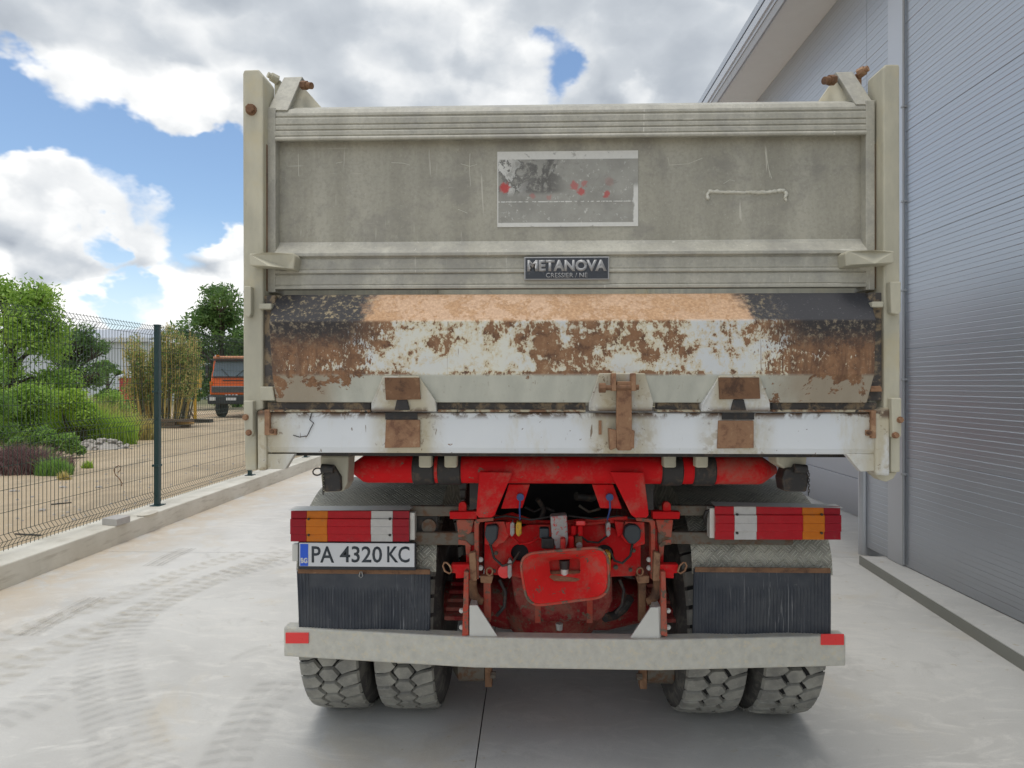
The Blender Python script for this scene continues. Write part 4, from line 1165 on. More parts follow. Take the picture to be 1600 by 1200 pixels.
for sx in (-1, 1):
    mx = lambda x: x if sx < 0 else 1765 - x
    def q_(pts): return [(mx(x), y) for x, y in pts]
    g = MB(); g.prism(q_([(741, 815), (746, 811), (771, 809), (771, 814), (750, 816), (748, 822), (748, 905), (741, 905)]), 2.93, .05); g.build('bracket_flange', M['red_bar'], T, bevel=.002)
    g = MB(); g.prism(q_([(727, 822), (741, 820), (741, 905), (729, 905)]), 2.97, .06); g.build('side_plate', M['red'], T, bevel=.004)
    g = MB(); g.prism(q_([(702, 800), (745, 799), (745, 811), (703, 811)]), 2.92, .05); bp = g.build('lamp_mount', M['red'], T, bevel=.003)
    g = MB(); g.prism(q_([(716, 799), (717, 787), (721, 784), (726, 784), (729, 788), (729, 799)]), 2.93, .03); g.build('mount_ear', M['red'], bp, bevel=.003)
    g = MB(); g.prism(q_([(713, 812), (741, 812), (736, 832), (727, 838), (716, 840)]), 2.95, .03); g.build('mount_web', M['red_bar'], bp, bevel=.003)
    g = MB(); g.prism(q_([(716, 843), (728, 845), (736, 852), (734, 872), (728, 866), (727, 852), (716, 851)]), 2.95, .03); g.build('mount_foot', M['red_bar'], bp, bevel=.003)
    g = MB(); g.prism(q_([(705, 882), (733, 882), (735, 905), (727, 906), (727, 903), (712, 904), (712, 896), (705, 895)]), 2.90, .04); tb = g.build('tie_bracket', M['red'], T, bevel=.003)
    g = MB(); g.tube([P(mx(x), y, 2.89) for x, y in [(694, 879), (698, 879), (703, 884), (706, 893), (702, 896), (695, 892), (692, 884)]], .0045, 6, True); g.build('eye', M['rust_light'], tb, smooth=60)
    g = MB(); g.prism(q_([(725, 893), (732, 893), (732, 993), (722, 995)]), 2.865, .035); g.build('hanger_bar', M['red_bar'], T, bevel=.003)
    g = MB(); g.prism(q_([(733, 865), (743, 862), (745, 908), (734, 908)]), 2.90, .04); g.build('hanger_top', M['rust_light'], T, bevel=.004)
    g = MB(); g.tube([P(mx(x), y, 2.96) for x, y in [(738, 905), (738, 918), (741, 930), (748, 938), (755, 940)]], [.02, .022, .022, .020, .016], 10); g.build('curved_hook', M['rust'], T, smooth=50)
    g = MB(); g.prism(q_([(755, 900), (767, 900), (767, 972), (756, 972)]), 2.97, .03); g.build('stay', M['red_bar'] if sx < 0 else M['rust'], T, bevel=.004)
    g = MB(); g.tube([P(mx(765) + math.cos(k * .785) * 5, 893 + math.sin(k * .785) * 6, 2.93) for k in range(8)], .005, 6, True); g.build('shackle', M['rust_light'], T, smooth=60)
    g = MB(); g.prism(q_([(750, 900), (771, 900), (768, 912), (751, 911)]), 2.94, .04); g.build('stay_foot', M['rust_light'], T, bevel=.003)
    for yy in (874, 887): bolt(mx(751), yy, 2.95, 3.2, M['bolt'], T, 'bolt', .012)
    for yy in (954, 980): bolt(mx(721), yy, 2.90, 3, M['galv'], T, 'bolt', .01)
    # socket on its bracket
    g = MB(); g.prism(q_([(758, 816), (788, 815), (795, 838), (787, 848), (780, 850), (775, 856), (757, 850)]), 2.955, .02); sb = g.build('socket_bracket', M['red_dirty'], T, bevel=.003)
    if sx < 0: pts = [(759, 822), (776, 820), (779, 826), (777, 842), (768, 853), (764, 850), (757, 838)]
    else: pts = [(977, 824), (984, 820), (996, 821), (1002, 828), (1001, 843), (992, 851), (983, 850), (974, 838)]
    g = MB(); g.prism(pts, 2.915, .045); g.build('socket_cap', M['socket'], sb, bevel=.008)
    g = MB(); g.prism(q_([(790, 816), (805, 814), (800, 840), (792, 834)]), 2.95, .03); g.build('web', M['red'], sb, bevel=.003)
    c = P(mx(813), 776, 2.795)
    g = MB(); g.cyl(c, c + Vector((0, -.018, 0)), .016, seg=14); g.tube([c + Vector((0, -.01, -.005)), c + Vector((.003 * sx, -.008, -.05)), c + Vector((-.002, .05, -.11))], .004, 6); g.build('sensor', M['blue'], T, smooth=40)
# couplings
for x0_, x1_, y0_, y1_, yel in ((797, 815, 815, 839, True), (941, 954, 862, 896, True), (947, 952, 815, 840, False), (793, 799, 874, 905, False)):
    g = MB(); g.prism([(x0_, y0_ + 4), (x0_ + 4, y0_), (x0_ + 7, y0_ + 3), (x0_ + 7, y1_ - 5), (x0_ + 3, y1_), (x0_, y1_ - 4)], 2.93, .05); cp_ = g.build('air_coupling', M['peel'], T, bevel=.003)
    if yel:
        g = MB(); g.prism([(x1_ - 9, y0_ + 4), (x1_ - 6, y0_), (x1_, y0_ + 2), (x1_, y1_ - 4), (x1_ - 5, y1_), (x1_ - 9, y1_ - 5)], 2.92, .05); g.build('yellow_cover', M['yellow'], cp_, bevel=.004)
c = P(788, 893, 2.95); g = MB(); g.lathe(c + Vector((0, .05, 0)), (0, -1, 0), [(0, .02), (.03, .035), (.055, .03), (.06, .01)], 14); g.build('red_coupling', M['reflector'], T, smooth=50)
# hoses
for pts, r, mt in (([(765, 806), (800, 812), (840, 819), (880, 817), (930, 812), (980, 809)], .011, 'red'), ([(770, 812), (800, 803), (835, 815), (870, 816), (905, 820), (950, 815), (995, 812)], .009, 'red'), ([(945, 965), (960, 962), (975, 950), (984, 935)], .022, 'dark'),
                   ([(900, 775), (925, 778), (938, 770)], .02, 'dark'), ([(840, 780), (850, 795), (845, 812)], .012, 'dark')):
    g = MB(); g.tube([P(x, y, 3.02 + .05 * math.sin(i)) for i, (x, y) in enumerate(pts)], r, 8); g.build('hose', M[mt], T, smooth=60)
for pts, r, mt, Yc in (([(766, 850), (772, 872), (785, 884), (800, 880), (812, 862)], .006, 'dark', 2.94), ([(988, 850), (985, 868), (972, 880), (960, 876), (952, 858)], .006, 'dark', 2.94), ([(800, 838), (812, 850), (830, 848), (846, 838)], .005, 'red', 2.95),
                       ([(948, 838), (935, 848), (918, 846), (905, 836)], .005, 'dark', 2.95), ([(757, 812), (790, 806), (830, 812), (868, 806)], .005, 'dark', 2.96), ([(1000, 812), (965, 806), (930, 811), (888, 806)], .005, 'dark', 2.96),
                       ([(780, 905), (790, 925), (788, 948), (776, 962)], .009, 'dark', 3.0), ([(968, 905), (975, 922), (972, 945), (962, 958)], .008, 'dark', 3.0), ([(820, 792), (835, 800), (850, 792), (866, 799)], .007, 'dark', 3.1), ([(905, 790), (920, 800), (938, 795)], .007, 'dirty_bar', 3.1)):
    g = MB(); g.tube([P(x, y, Yc + .015 * math.sin(2 * i)) for i, (x, y) in enumerate(pts)], r, 7); g.build('cable', M[mt], T, smooth=60)
for x, y, r_ in ((790, 884, 3), (962, 886, 3), (772, 892, 2.5), (985, 890, 2.5), (840, 884, 2.2), (990, 860, 2.5), (775, 864, 2.5)): bolt(x, y, 2.998, r_, M['dirty_bar'], T, 'bolt', .012)
# hitch head
g = MB(); g.prism([(860, 807), (886, 805), (888, 845), (884, 858), (868, 858), (862, 840)], 2.84, .07); hi = g.build('hitch_head', M['peel'], T, bevel=.006)
for a, b_, c, d, mt, Y in ((843, 858, 826, 842, 'socket', 2.86), (846, 866, 842, 858, 'dark', 2.83), (876, 884, 842, 860, 'red', 2.80), (888, 897, 838, 858, 'red', 2.84), (892, 900, 822, 837, 'red', 2.87), (900, 915, 814, 822, 'reflector', 2.86), (903, 911, 822, 838, 'red', 2.87), (898, 910, 838, 855, 'rust', 2.87)):
    g = MB(); g.pb(a, c, b_, d, Y, .05); g.build('linkage', M[mt], hi, bevel=.006)
bolt(905, 852, 2.85, 4, M['bolt'], hi, 'bolt', .02)
# funnel
def rr_ring(cs, rad, Y, n=7):
    out = []
    for i in range(4):
        p0, p1, p2 = Vector(cs[i - 1]), Vector(cs[i]), Vector(cs[(i + 1) % 4])
        a = p1 + (p0 - p1).normalized() * rad; b1 = p1 + (p2 - p1).normalized() * rad
        for k in range(n):
            t = k / (n - 1); m_ = a * (1 - t) ** 2 + p1 * 2 * t * (1 - t) + b1 * t * t; out.append(P(m_.x, m_.y, Y))
    return out
O = [(811, 866), (949, 854), (953, 932), (824, 948)]
O2 = [(814, 869), (946, 857), (949, 929), (827, 944)]
I1 = [(838, 880), (926, 874), (928, 908), (842, 914)]
I2 = [(858, 876), (906, 873), (907, 896), (860, 898)]
rings = [rr_ring(I2, 4, 3.0), rr_ring(O, 26, 2.86), rr_ring(O, 26, 2.745), rr_ring(O2, 23, 2.738), rr_ring(I2, 4, 2.84), rr_ring(I2, 4, 2.885)]
bm = MB(); vr = [[bm.bm.verts.new(p) for p in r] for r in rings]
for a, b_ in zip(vr[:-1], vr[1:]):
    for i in range(len(a)):
        j = (i + 1) % len(a); bm.bm.faces.new((a[i], a[j], b_[j], b_[i]))
bm.bm.faces.new(vr[-1])
fun = bm.build('hitch_funnel', M['red_dirty'], T, smooth=18)
g = MB(); g.tube(rr_ring(O, 26, 2.742), .0065, 6, True); g.build('rim', M['rim_worn'], fun, smooth=60)
c = P(882, 875, 2.85); g = MB(); g.cyl(c, c - Vector((0, 0, .038)), .024, .021, 16); g.build('pin_head', M['dark'], fun, smooth=40)
g = MB(); g.cyl(c - Vector((0, 0, .038)), c - Vector((0, 0, .066)), .017, seg=14); g.build('pin', M['galv'], fun, smooth=40)
g = MB(); g.slab([(858, 893), (906, 892), (912, 902), (900, 909), (866, 908), (858, 902)], [2.86, 2.86, 2.825, 2.80, 2.80, 2.825], .02); g.build('wear_plate', M['rust_light'], fun, bevel=.003)
# air tank and axle
g = MB(); g.prism([(797, 898), (957, 898), (958, 940), (950, 962), (936, 972), (834, 973), (816, 965), (804, 940)], 3.02, .30); tk = g.build('air_tank', M['red_dark'], T, bevel=.02, seg=3)
for x in (836, 917):
    g = MB(); g.pb(x, 925, x + 9, 973.5, 3.017, .02); g.build('strap', M['red_bar'], tk)
g = MB(); c = P(874, 974, 3.05); g.cyl(c, c - Vector((0, 0, .03)), .018, .015, 10); g.build('drain_valve', M['galv'], tk, smooth=40)
ca = Vector((XC - .02, 3.52, .53))
bm = MB(); bmesh.ops.create_uvsphere(bm.bm, u_segments=32, v_segments=18, radius=1)
for v_ in bm.bm.verts: v_.co = Vector((ca.x + v_.co.x * .30, ca.y + v_.co.y * .27, ca.z + .02 + v_.co.z * .25))
bm.build('axle_casing', M['red_dark'], T, smooth=60)
g = MB(); g.lathe((XC - .9, 3.52, .53), (1, 0, 0), [(0, .09), (.4, .10), (.62, .15), (1.18, .15), (1.4, .10), (1.8, .09)], 24); g.build('axle_tube', M['red_dark'], T, smooth=40)
for s in (-1, 1):
    for k in range(5):
        g = MB(); g.box(XC + s * .50 - .045, 3.02 + k * .06, .60 + k * .022, XC + s * .50 + .045, 4.02 - k * .06, .619 + k * .022); g.build('spring_leaf', M['red_dark'], T, bevel=.003)
    g = MB(); c = P(735 if s < 0 else 1030, 1045, 3.2)
    g.lathe((c.x - .09, 3.25, .29), (1, 0, 0), [(0, .03), (.03, .075), (.16, .075), (.18, .05)], 18); br = g.build('brake_cylinder', M['dirty_bar'], T, smooth=40)
    cx_ = c.x + (.075 if s < 0 else -.10); g = MB(); g.box(cx_, 3.17, .215, cx_ + .035, 3.23, .40); g.build('bracket', M['rust'], br, bevel=.004)
    cc = Vector((cx_ + (.04 if s < 0 else -.005), 3.165, .28)); g = MB(); g.cyl(cc - Vector((.012, 0, 0)), cc + Vector((.014, 0, 0)), .017, seg=6); g.build('nut', M['dirty_bar'], br)

# bumper beam
zb0, zb1 = .452, .590
plan = [(P(443, 1000, 2.945).x, 2.945), (P(740, 1000, 2.85).x, 2.85), (P(1030, 1000, 2.845).x, 2.845), (P(1322, 1000, 2.915).x, 2.915)]
g = MB(); fr = plan; bk = [(x, y + .07) for x, y in plan[::-1]]
g.hull([(x, y, zb0) for x, y in fr + bk], [(x, y, zb1) for x, y in fr + bk])
bum = g.build('bumper_beam', M['bumper'], T, bevel=.008)
for i, (pa_, pb_, ya, yb) in enumerate(((446, 482, 989, 1005.5), (1283, 1319, 991, 1008))):
    Yr = [plan[0][1] + (plan[1][1] - plan[0][1]) * (k - 443) / 297 for k in (pa_, pb_)] if i == 0 else [plan[2][1] + (plan[3][1] - plan[2][1]) * (k - 1030) / 292 for k in (pa_, pb_)]
    g = MB(); g.slab([(pa_, ya), (pb_, ya), (pb_, yb), (pa_, yb)], [Yr[0] - .006, Yr[1] - .006, Yr[1] - .006, Yr[0] - .006], .006); g.build('reflector', M['reflector'], bum, bevel=.001)
for pts in ([(733.5, 946), (746, 946), (779, 997), (733.5, 997)], [(1017, 949), (1029, 949), (1031, 998), (984, 998)]):
    g = MB(); g.prism(pts, 2.865, .012); g.build('bumper_gusset', M['galv'], bum, bevel=.002)
    xx = P(pts[0][0] if pts[0][0] < 900 else 1023, 950, 2.865).x
    g = MB(); g.box(xx, 2.878, .55, xx + .03, 2.99, P(740, 947, 2.865).z); g.build('bumper_arm', M['galv'], bum)

# wheels -------------------------------------------------------------------------
R0 = .522
def wheel(cx_, cy_, master=None):
    if master is None:
        g = MB(); g.lathe((-.16, 0, 0), (1, 0, 0), [(0.02, .27), (.0, .33), (-.008, .40), (.003, .455), (.028, .500), (.05, R0 - .020), (.27, R0 - .020), (.292, .500), (.317, .455), (.328, .40), (.32, .33), (.30, .27)], 72)
        ty = g.build('tyre', M['tyre'], None, smooth=40)
        ty.data.materials.append(M['groove'])
        for p_ in ty.data.polygons:
            if math.hypot(p_.center.y, p_.center.z) > R0 - .025: p_.material_index = 1
        NP = 37; pit = 2 * math.pi / NP
        blk = [[(-.050, .06), (-.026, .40), (.026, .44), (.052, -.02), (.026, -.40), (-.026, -.44)],
               [(.066, .08), (.046, .44), (.034, .58), (.060, .90), (.092, 1.04), (.143, 1.14), (.143, .34), (.095, .22)]]
        blk.append([(-u, 1 - t) for u, t in blk[1]])
        g = MB()
        for i in range(NP):
            for bl in blk:
                lo, hi_ = [], []
                for u, t in bl:
                    th = (i + t) * pit; rt = R0 - (.010 if abs(u) > .13 else (.002 if abs(u) > .09 else 0)); uu = u * .97
                    lo.append((u, -math.cos(th) * (R0 - .024), math.sin(th) * (R0 - .024))); hi_.append((uu, -math.cos(th) * rt, math.sin(th) * rt))
                cx0 = sum(p[0] for p in hi_) / len(hi_); cy0 = sum(p[1] for p in hi_) / len(hi_); cz0 = sum(p[2] for p in hi_) / len(hi_)
                kk = random.uniform(.90, .95); hi_ = [(cx0 + (p[0] - cx0) * kk, cy0 + (p[1] - cy0) * kk, cz0 + (p[2] - cz0) * kk) for p in hi_]
                g.hull(lo, hi_)
        tr = g.build('tread', M['tread'], ty); tag(tr, kind='stuff')
        g = MB(); g.lathe((-.13, 0, 0), (1, 0, 0), [(0, .285), (.01, .285), (.012, .25), (.10, .23), (.12, .10), (.14, .10), (.16, .23), (.25, .25), (.252, .285), (.26, .285)], 40); g.build('rim', M['dirty_bar'], ty, smooth=30)
        o = ty
    else: o = copy_tree(master)
    adopt(o, T); o.location = (cx_, cy_, R0 - .012)
    o.rotation_euler = (random.uniform(0, 6), 0, 0) if master else (0.02, 0, 0)
    return o
w0 = wheel(XC - 1.102, 3.52)
for dx_ in (-.742, .742, 1.102): wheel(XC + dx_, 3.52, w0)
for dx_ in (-1.102, -.742, .742, 1.102): wheel(XC + dx_, 4.90, w0)
for dx_ in (-1.0, 1.0): wheel(XC + dx_, 8.35, w0)
# cab ahead of the body (hidden behind it from here)
g = MB(); g.hull([(XC - 1.18, 7.75, .75), (XC + 1.18, 7.75, .75), (XC + 1.18, 9.45, .55), (XC - 1.18, 9.45, .55)], [(XC - 1.12, 7.78, 2.75), (XC + 1.12, 7.78, 2.75), (XC + 1.12, 9.25, 2.72), (XC - 1.12, 9.25, 2.72)])
cb = g.build('cab', M['red'], T, bevel=.05, seg=3)
for s in (-1, 1):
    g = MB(); g.box(XC + s * 1.155 - .02, 8.2, 1.75, XC + s * 1.155 + .02, 9.05, 2.45); g.build('side_window', M['glass'], cb, bevel=.01)

# ------------------------------------------------------------------ beyond the fence
GZ = -.05
def leaves(centers, radii, n, size, mate, name, parent, squash=.8, fill=.55, hang=0.0, seed=1):
    """many small leaf faces spread through several clumps"""
    rg = np.random.default_rng(seed)
    radii = np.array(radii, float); centers = np.array(centers, float)
    wgt = radii ** 2.2; wgt /= wgt.sum()
    idx = rg.choice(len(radii), n, p=wgt)
    d = rg.normal(size=(n, 3)); d /= np.linalg.norm(d, axis=1)[:, None]
    r = radii[idx] * (rg.random(n) ** fill) * rg.uniform(.75, 1.18, n)
    c = centers[idx] + d * r[:, None] * np.array([1, 1, squash])
    a = rg.normal(size=(n, 3)); a[:, 2] -= hang; a /= np.linalg.norm(a, axis=1)[:, None]
    b = np.cross(a, rg.normal(size=(n, 3))); b /= np.linalg.norm(b, axis=1)[:, None]
    s = size * rg.uniform(.6, 1.4, n)[:, None]
    v = np.stack([c - a * s, c + b * s * .38, c + a * s, c - b * s * .38], 1).reshape(-1, 3)
    f = np.arange(n * 4).reshape(-1, 4)
    me = bpy.data.meshes.new(name); me.vertices.add(n * 4); me.vertices.foreach_set('co', v.ravel())
    me.loops.add(n * 4); me.loops.foreach_set('vertex_index', f.ravel().astype(np.int32))
    me.polygons.add(n); me.polygons.foreach_set('loop_start', (np.arange(n) * 4).astype(np.int32)); me.update(calc_edges=True)
    me.materials.append(mate)
    o = bpy.data.objects.new(name, me); COL.objects.link(o); adopt(o, parent)
    return o


def tree(px, pyb, Y, label, top_py, halfw_px, mate, seed, n=9000, trunk_r=.14, leaf=.11, clumps=16, low=.25, bare=0):
    rg = random.Random(seed)
    base = P(px, 600, Y); base.z = GZ
    h = P(px, top_py, Y).z - GZ; hw = halfw_px * Y / F
    t = thing('tree', base, label, 'tree', 'trees beyond the fence')
    cs, rs = [], []
    for i in range(clumps):
        f = rg.uniform(low, .96); wd_ = hw * (1 - abs(f - .52) ** 1.4 * 1.25)
        a = rg.uniform(0, 6.28); q = rg.uniform(.15, .95) * wd_
        cs.append((base.x + math.cos(a) * q, base.y + math.sin(a) * q * .8, GZ + h * f)); rs.append(h * rg.uniform(.06, .145))
    g = MB(); tip = Vector((base.x + rg.uniform(-.2, .2), base.y, GZ + h * .8))
    mid = base.lerp(tip, .45) + Vector((rg.uniform(-.25, .25), 0, 0))
    g.tube([base - Vector((0, 0, .1)), base.lerp(mid, .5), mid, tip], [trunk_r, trunk_r * .8, trunk_r * .6, .03], 8)
    for c in cs:
        c = Vector(c); s = base.lerp(mid, rg.uniform(.55, 1.0)) if c.z < mid.z + h * .2 else mid.lerp(tip, rg.uniform(0, .6))
        g.tube([s, s.lerp(c, .5) + Vector((0, 0, h * .03)), c], [trunk_r * .35, trunk_r * .22, .012], 5)
        for k in range(3):
            e_ = c + Vector((rg.uniform(-1, 1), rg.uniform(-1, 1), rg.uniform(-.3, 1))) * h * .10
            g.tube([s.lerp(c, .7), e_], [trunk_r * .14, .006], 4)
    for k in range(bare):
        a = tip + Vector((rg.uniform(-.6, .6), 0, rg.uniform(-.3, .2))); e_ = a + Vector((rg.uniform(-1.0, 1.0), 0, rg.uniform(.7, 1.7)))
        g.tube([tip, a, e_], [.05, .035, .01], 4)
    g.build('trunk', M['bark'], t, smooth=50)
    leaves(cs, rs, n, leaf, mate, 'crown', t, seed=seed)
    return t


tree(18, 690, 18.5, 'tall leafy tree at the left edge behind the mesh fence', 425, 92, M['leaf_a'], 3, 15000, .16, .07, 44, .12)
tree(107, 640, 27, 'slender tree with dark bare trunk in front of pale hall', 498, 78, M['leaf_c'], 9, 6500, .24, .07, 40, .40)
tree(345, 640, 44, 'green tree rising behind the parked orange truck', 446, 66, M['leaf_c'], 12, 15000, .3, .14, 40, .15)
tree(372, 640, 58, 'tall half bare tree with thin twigs behind the orange truck', 470, 26, M['leaf_c'], 21, 1500, .25, .2, 8, .4, bare=16)
tree(285, 640, 56, 'low green tree far behind the yellow sapling bundle', 545, 40, M['leaf_b'], 27, 4000, .2, .19, 12, .1)
tree(165, 640, 48, 'rounded green tree between pale hall and fence post', 562, 42, M['leaf_b'], 31, 4500, .2, .16, 12, .1)
for px, Y, top, hw, sd, lab in ((420, 62, 575, 80, 35, 'wide dark tree mass edge beyond the orange truck'),):
    tree(px, 640, Y, lab, top, hw, M['leaf_c'], sd, 5000, .25, .22, 16, .08)


def bush(px, pyb, Y, top, hw, label, mate, seed, n=3500, leaf=.075, name='bush'):
    rg = random.Random(seed); base = P(px, 600, Y); base.z = GZ; h = P(px, top, Y).z - GZ; w_ = hw * Y / F
    t = thing(name, base, label, 'bush', 'bushes behind the fence')
    cs, rs = [], []
    for i in range(11):
        f = rg.uniform(.12, .85); a = rg.uniform(0, 6.28); q = rg.uniform(.1, .95) * w_ * (1.1 - f * .6)
        cs.append((base.x + math.cos(a) * q, base.y + math.sin(a) * q * .6, GZ + h * f)); rs.append(h * rg.uniform(.14, .26))
    g = MB()
    for c in cs: g.tube([base + Vector((rg.uniform(-.2, .2), rg.uniform(-.1, .1), -.03)), Vector(c)], [.022, .006], 4)
    g.build('stems', M['bark'], t)
    leaves(cs, rs, n, leaf, mate, 'foliage', t, seed=seed)


bush(40, 700, 16.5, 585, 62, 'broad green bush at the left edge behind the fence', M['leaf_a'], 41, 11000, .05)
bush(120, 695, 18, 600, 52, 'yellow green bush below the slender dark trunk', M['weed'], 42, 10000, .05)
bush(178, 680, 21, 606, 40, 'bright bush beside the yellow sapling bundle', M['leaf_a'], 43, 8000, .05)
bush(70, 715, 14.8, 652, 58, 'low green scrub above the dry purple heap', M['leaf_b'], 44, 3500, .06)
bush(150, 690, 19.5, 648, 52, 'low weedy bush above the rubble heap', M['weed'], 45, 3500, .06)
bush(228, 655, 33, 585, 34, 'dull bush behind the left side of the sapling bundle', M['leaf_b'], 46, 3000, .1)
bush(352, 650, 48, 600, 60, 'grassy bank of scrub behind the orange truck', M['leaf_b'], 47, 4000, .13)
bush(-40, 720, 15, 560, 70, 'dark green bush cut off by the left picture edge', M['leaf_b'], 48, 8000, .05)


def blades(px, pyb, Y, hw, hgt, n, label, cat, mate, name, seed, wid=.008, spread=.35, depth=.5):
    rg = np.random.default_rng(seed); base = P(px, 600, Y); base.z = GZ; w_ = hw * Y / F
    vs, fs = [], []
    for i in range(n):
        a, q = rg.uniform(0, 6.28), rg.random() ** .6
        x, y = base.x + math.cos(a) * q * w_, base.y + math.sin(a) * q * w_ * depth
        h = hgt * rg.uniform(.5, 1.05) * (1 - .55 * q); lx, ly = rg.normal(0, spread * h), rg.normal(0, spread * h); th = rg.uniform(0, 3.14); wx, wy = wid * math.cos(th), wid * math.sin(th)
        k = len(vs)
        vs += [(x - wx, y - wy, GZ - .02), (x + wx, y + wy, GZ - .02), (x + wx * .7 + lx * .4, y + wy * .7 + ly * .4, GZ + h * .6), (x - wx * .7 + lx * .4, y - wy * .7 + ly * .4, GZ + h * .6), (x + lx, y + ly, GZ + h)]
        fs += [(k, k + 1, k + 2, k + 3), (k + 3, k + 2, k + 4)]
    return tag(from_np(name, vs, fs, mate), label, cat)


blades(25, 742, 12.6, 90, .72, 2600, 'heap of dry purple brown stalks behind the fence', 'dry heap', M['dry'], 'brush_heap', 51, .010, .45)
blades(84, 735, 12.2, 30, .48, 900, 'tuft of green grass in front of the dry heap', 'grass tuft', M['grass'], 'grass_tuft', 52)
blades(137, 724, 13.2, 9, .26, 160, 'small green weed standing alone on the sand', 'weed', M['weed'], 'small_weed', 53)
blades(100, 745, 11.6, 12, .22, 120, 'pale yellow grass tuft at the foot of the heap', 'grass tuft', M['leaf_y'], 'grass_tuft', 54)
gv = tag(blades(95, 690, 20.5, 115, .5, 5000, None, None, M['grass'], 'grass', 55, .012, .5, .12), kind='stuff')

ug = np.random.default_rng(5); uc = []
for px_ in np.linspace(-60, 205, 60):
    p_ = P(px_, 600, 21 + ug.uniform(-1.2, 3)); uc.append((p_.x, p_.y, GZ + ug.uniform(.0, 1.5) * (1 - .45 * max(0, px_) / 205)))
tag(leaves(uc, [float(ug.uniform(.25, .75)) for _ in uc], 16000, .05, M['weed'], 'undergrowth', None, .9, seed=91), kind='stuff')
tag(blades(70, 690, 18.5, 150, 1.9, 5200, None, None, M['weed'], 'tall_weeds', 56, .016, .28, .16), kind='stuff')
tag(blades(130, 690, 20.0, 120, 1.7, 3000, None, None, M['leaf_y'], 'dry_weeds', 57, .014, .30, .16), kind='stuff')
fw = np.random.default_rng(6); fc = [(x_ + fw.uniform(-3, 3), 150 + fw.uniform(-8, 12), GZ + fw.uniform(.5, 4.2)) for x_ in np.linspace(-190, 150, 110)]
tag(leaves(fc, [float(fw.uniform(1.6, 3.4)) for _ in fc], 12000, .55, M['leaf_b'], 'far_wood', None, .8, seed=93), kind='stuff')
# rubble heap
def heap(px, Y, hw, hgt, label, mate, seed, n=60):
    rg = random.Random(seed); base = P(px, 600, Y); base.z = GZ; w_ = hw * Y / F
    t = thing('rubble_heap', base, label, 'rubble heap')
    vs, fs = [], []; N_ = 18
    for j in range(6):
        for i in range(N_):
            a = i * 2 * math.pi / N_; q = 1 - j / 5.5
            vs.append((base.x + math.cos(a) * w_ * q * rg.uniform(.85, 1.1), base.y + math.sin(a) * w_ * .6 * q * rg.uniform(.85, 1.1), GZ - .02 + hgt * (1 - q ** 1.6) * rg.uniform(.8, 1.1)))
    for j in range(5):
        for i in range(N_): fs.append((j * N_ + i, j * N_ + (i + 1) % N_, (j + 1) * N_ + (i + 1) % N_, (j + 1) * N_ + i))
    fs.append(tuple(5 * N_ + i for i in range(N_)))
    from_np('mound', vs, fs, mate, t)
    for k in range(n):
        a, q = rg.uniform(0, 6.28), rg.uniform(.1, 1.15); s = rg.uniform(.03, .11)
        c = Vector((base.x + math.cos(a) * q * w_, base.y + math.sin(a) * q * w_ * .6, GZ + max(0, hgt * (1 - q ** 1.6)) + s * .3))
        g = MB(); bmesh.ops.create_icosphere(g.bm, subdivisions=1, radius=s)
        for v_ in g.bm.verts: v_.co = Vector((v_.co.x * rg.uniform(.7, 1.2), v_.co.y * rg.uniform(.7, 1.2), v_.co.z * .6)) + c
        g.build('stone', mate, t)
heap(150, 17.3, 58, .22, 'low heap of pale grey rubble on the sand', M['rubble'], 61)

# twisted wire sticking out of the sand
wp = [(189, 757), (191, 752), (186, 744), (180, 738), (178, 731), (180, 727), (185, 724), (189, 726), (188, 731), (184, 735)]
Yw = 10.9
g = MB(); b0 = P(189, 600, Yw); zb_ = P(189, 757, Yw).z
g.tube([P(x, y, Yw) + Vector((0, 0, GZ - zb_ - .01)) for x, y in wp] , .008, 5)
tag(g.build('twisted_wire', M['rust'], smooth=60), 'twisted rusty wire standing up from the sand', 'wire')
rs_ = random.Random(5)
for px, py, lab in ((20, 768, 'pale stone on the sand nearest the left picture edge'), (98, 762, 'pale stone on the sand left of the small weed'), (155, 762, 'pale stone on the sand between the small weed and twisted wire'), (66, 798, 'pale stone on the sand closest to the mesh fence')):
    c = G(px, py, GZ); g = MB(); bmesh.ops.create_icosphere(g.bm, subdivisions=1, radius=.05)
    for v_ in g.bm.verts: v_.co = Vector((v_.co.x * rs_.uniform(.8, 1.5), v_.co.y, v_.co.z * .5)) + c + Vector((0, 0, .01))
    tag(g.build('loose_stone', M['rubble']), lab, 'stone', 'stones on the sand')
for pts, lab in (([(24, 834), (42, 835), (64, 836)], 'bent dark rod lying on the sand close to the fence'), ([(80, 788), (112, 785)], 'short dark rod lying further out on the sand')):
    g = MB(); g.tube([G(x, y, GZ + .012) for x, y in pts], .009, 5); tag(g.build('steel_rod', M['dark']), lab, 'rod')

gr_ = np.random.default_rng(8); gm = MB()
for k in range(700):
    yy = gr_.uniform(4, 30); c = Vector((-4.9 - abs(gr_.normal(0, yy * .28)), yy, GZ)); r_ = gr_.uniform(.008, .030)
    ring = [c + Vector((math.cos(a_) * r_ * gr_.uniform(.7, 1.3), math.sin(a_) * r_ * gr_.uniform(.7, 1.3), -.004)) for a_ in (0, 1.26, 2.5, 3.77, 5.0)]
    gm.hull(ring, [c + (p_ - c) * .55 + Vector((0, 0, r_ * .8)) for p_ in ring])
tag(gm.build('gravel', M['rubble']), kind='stuff')

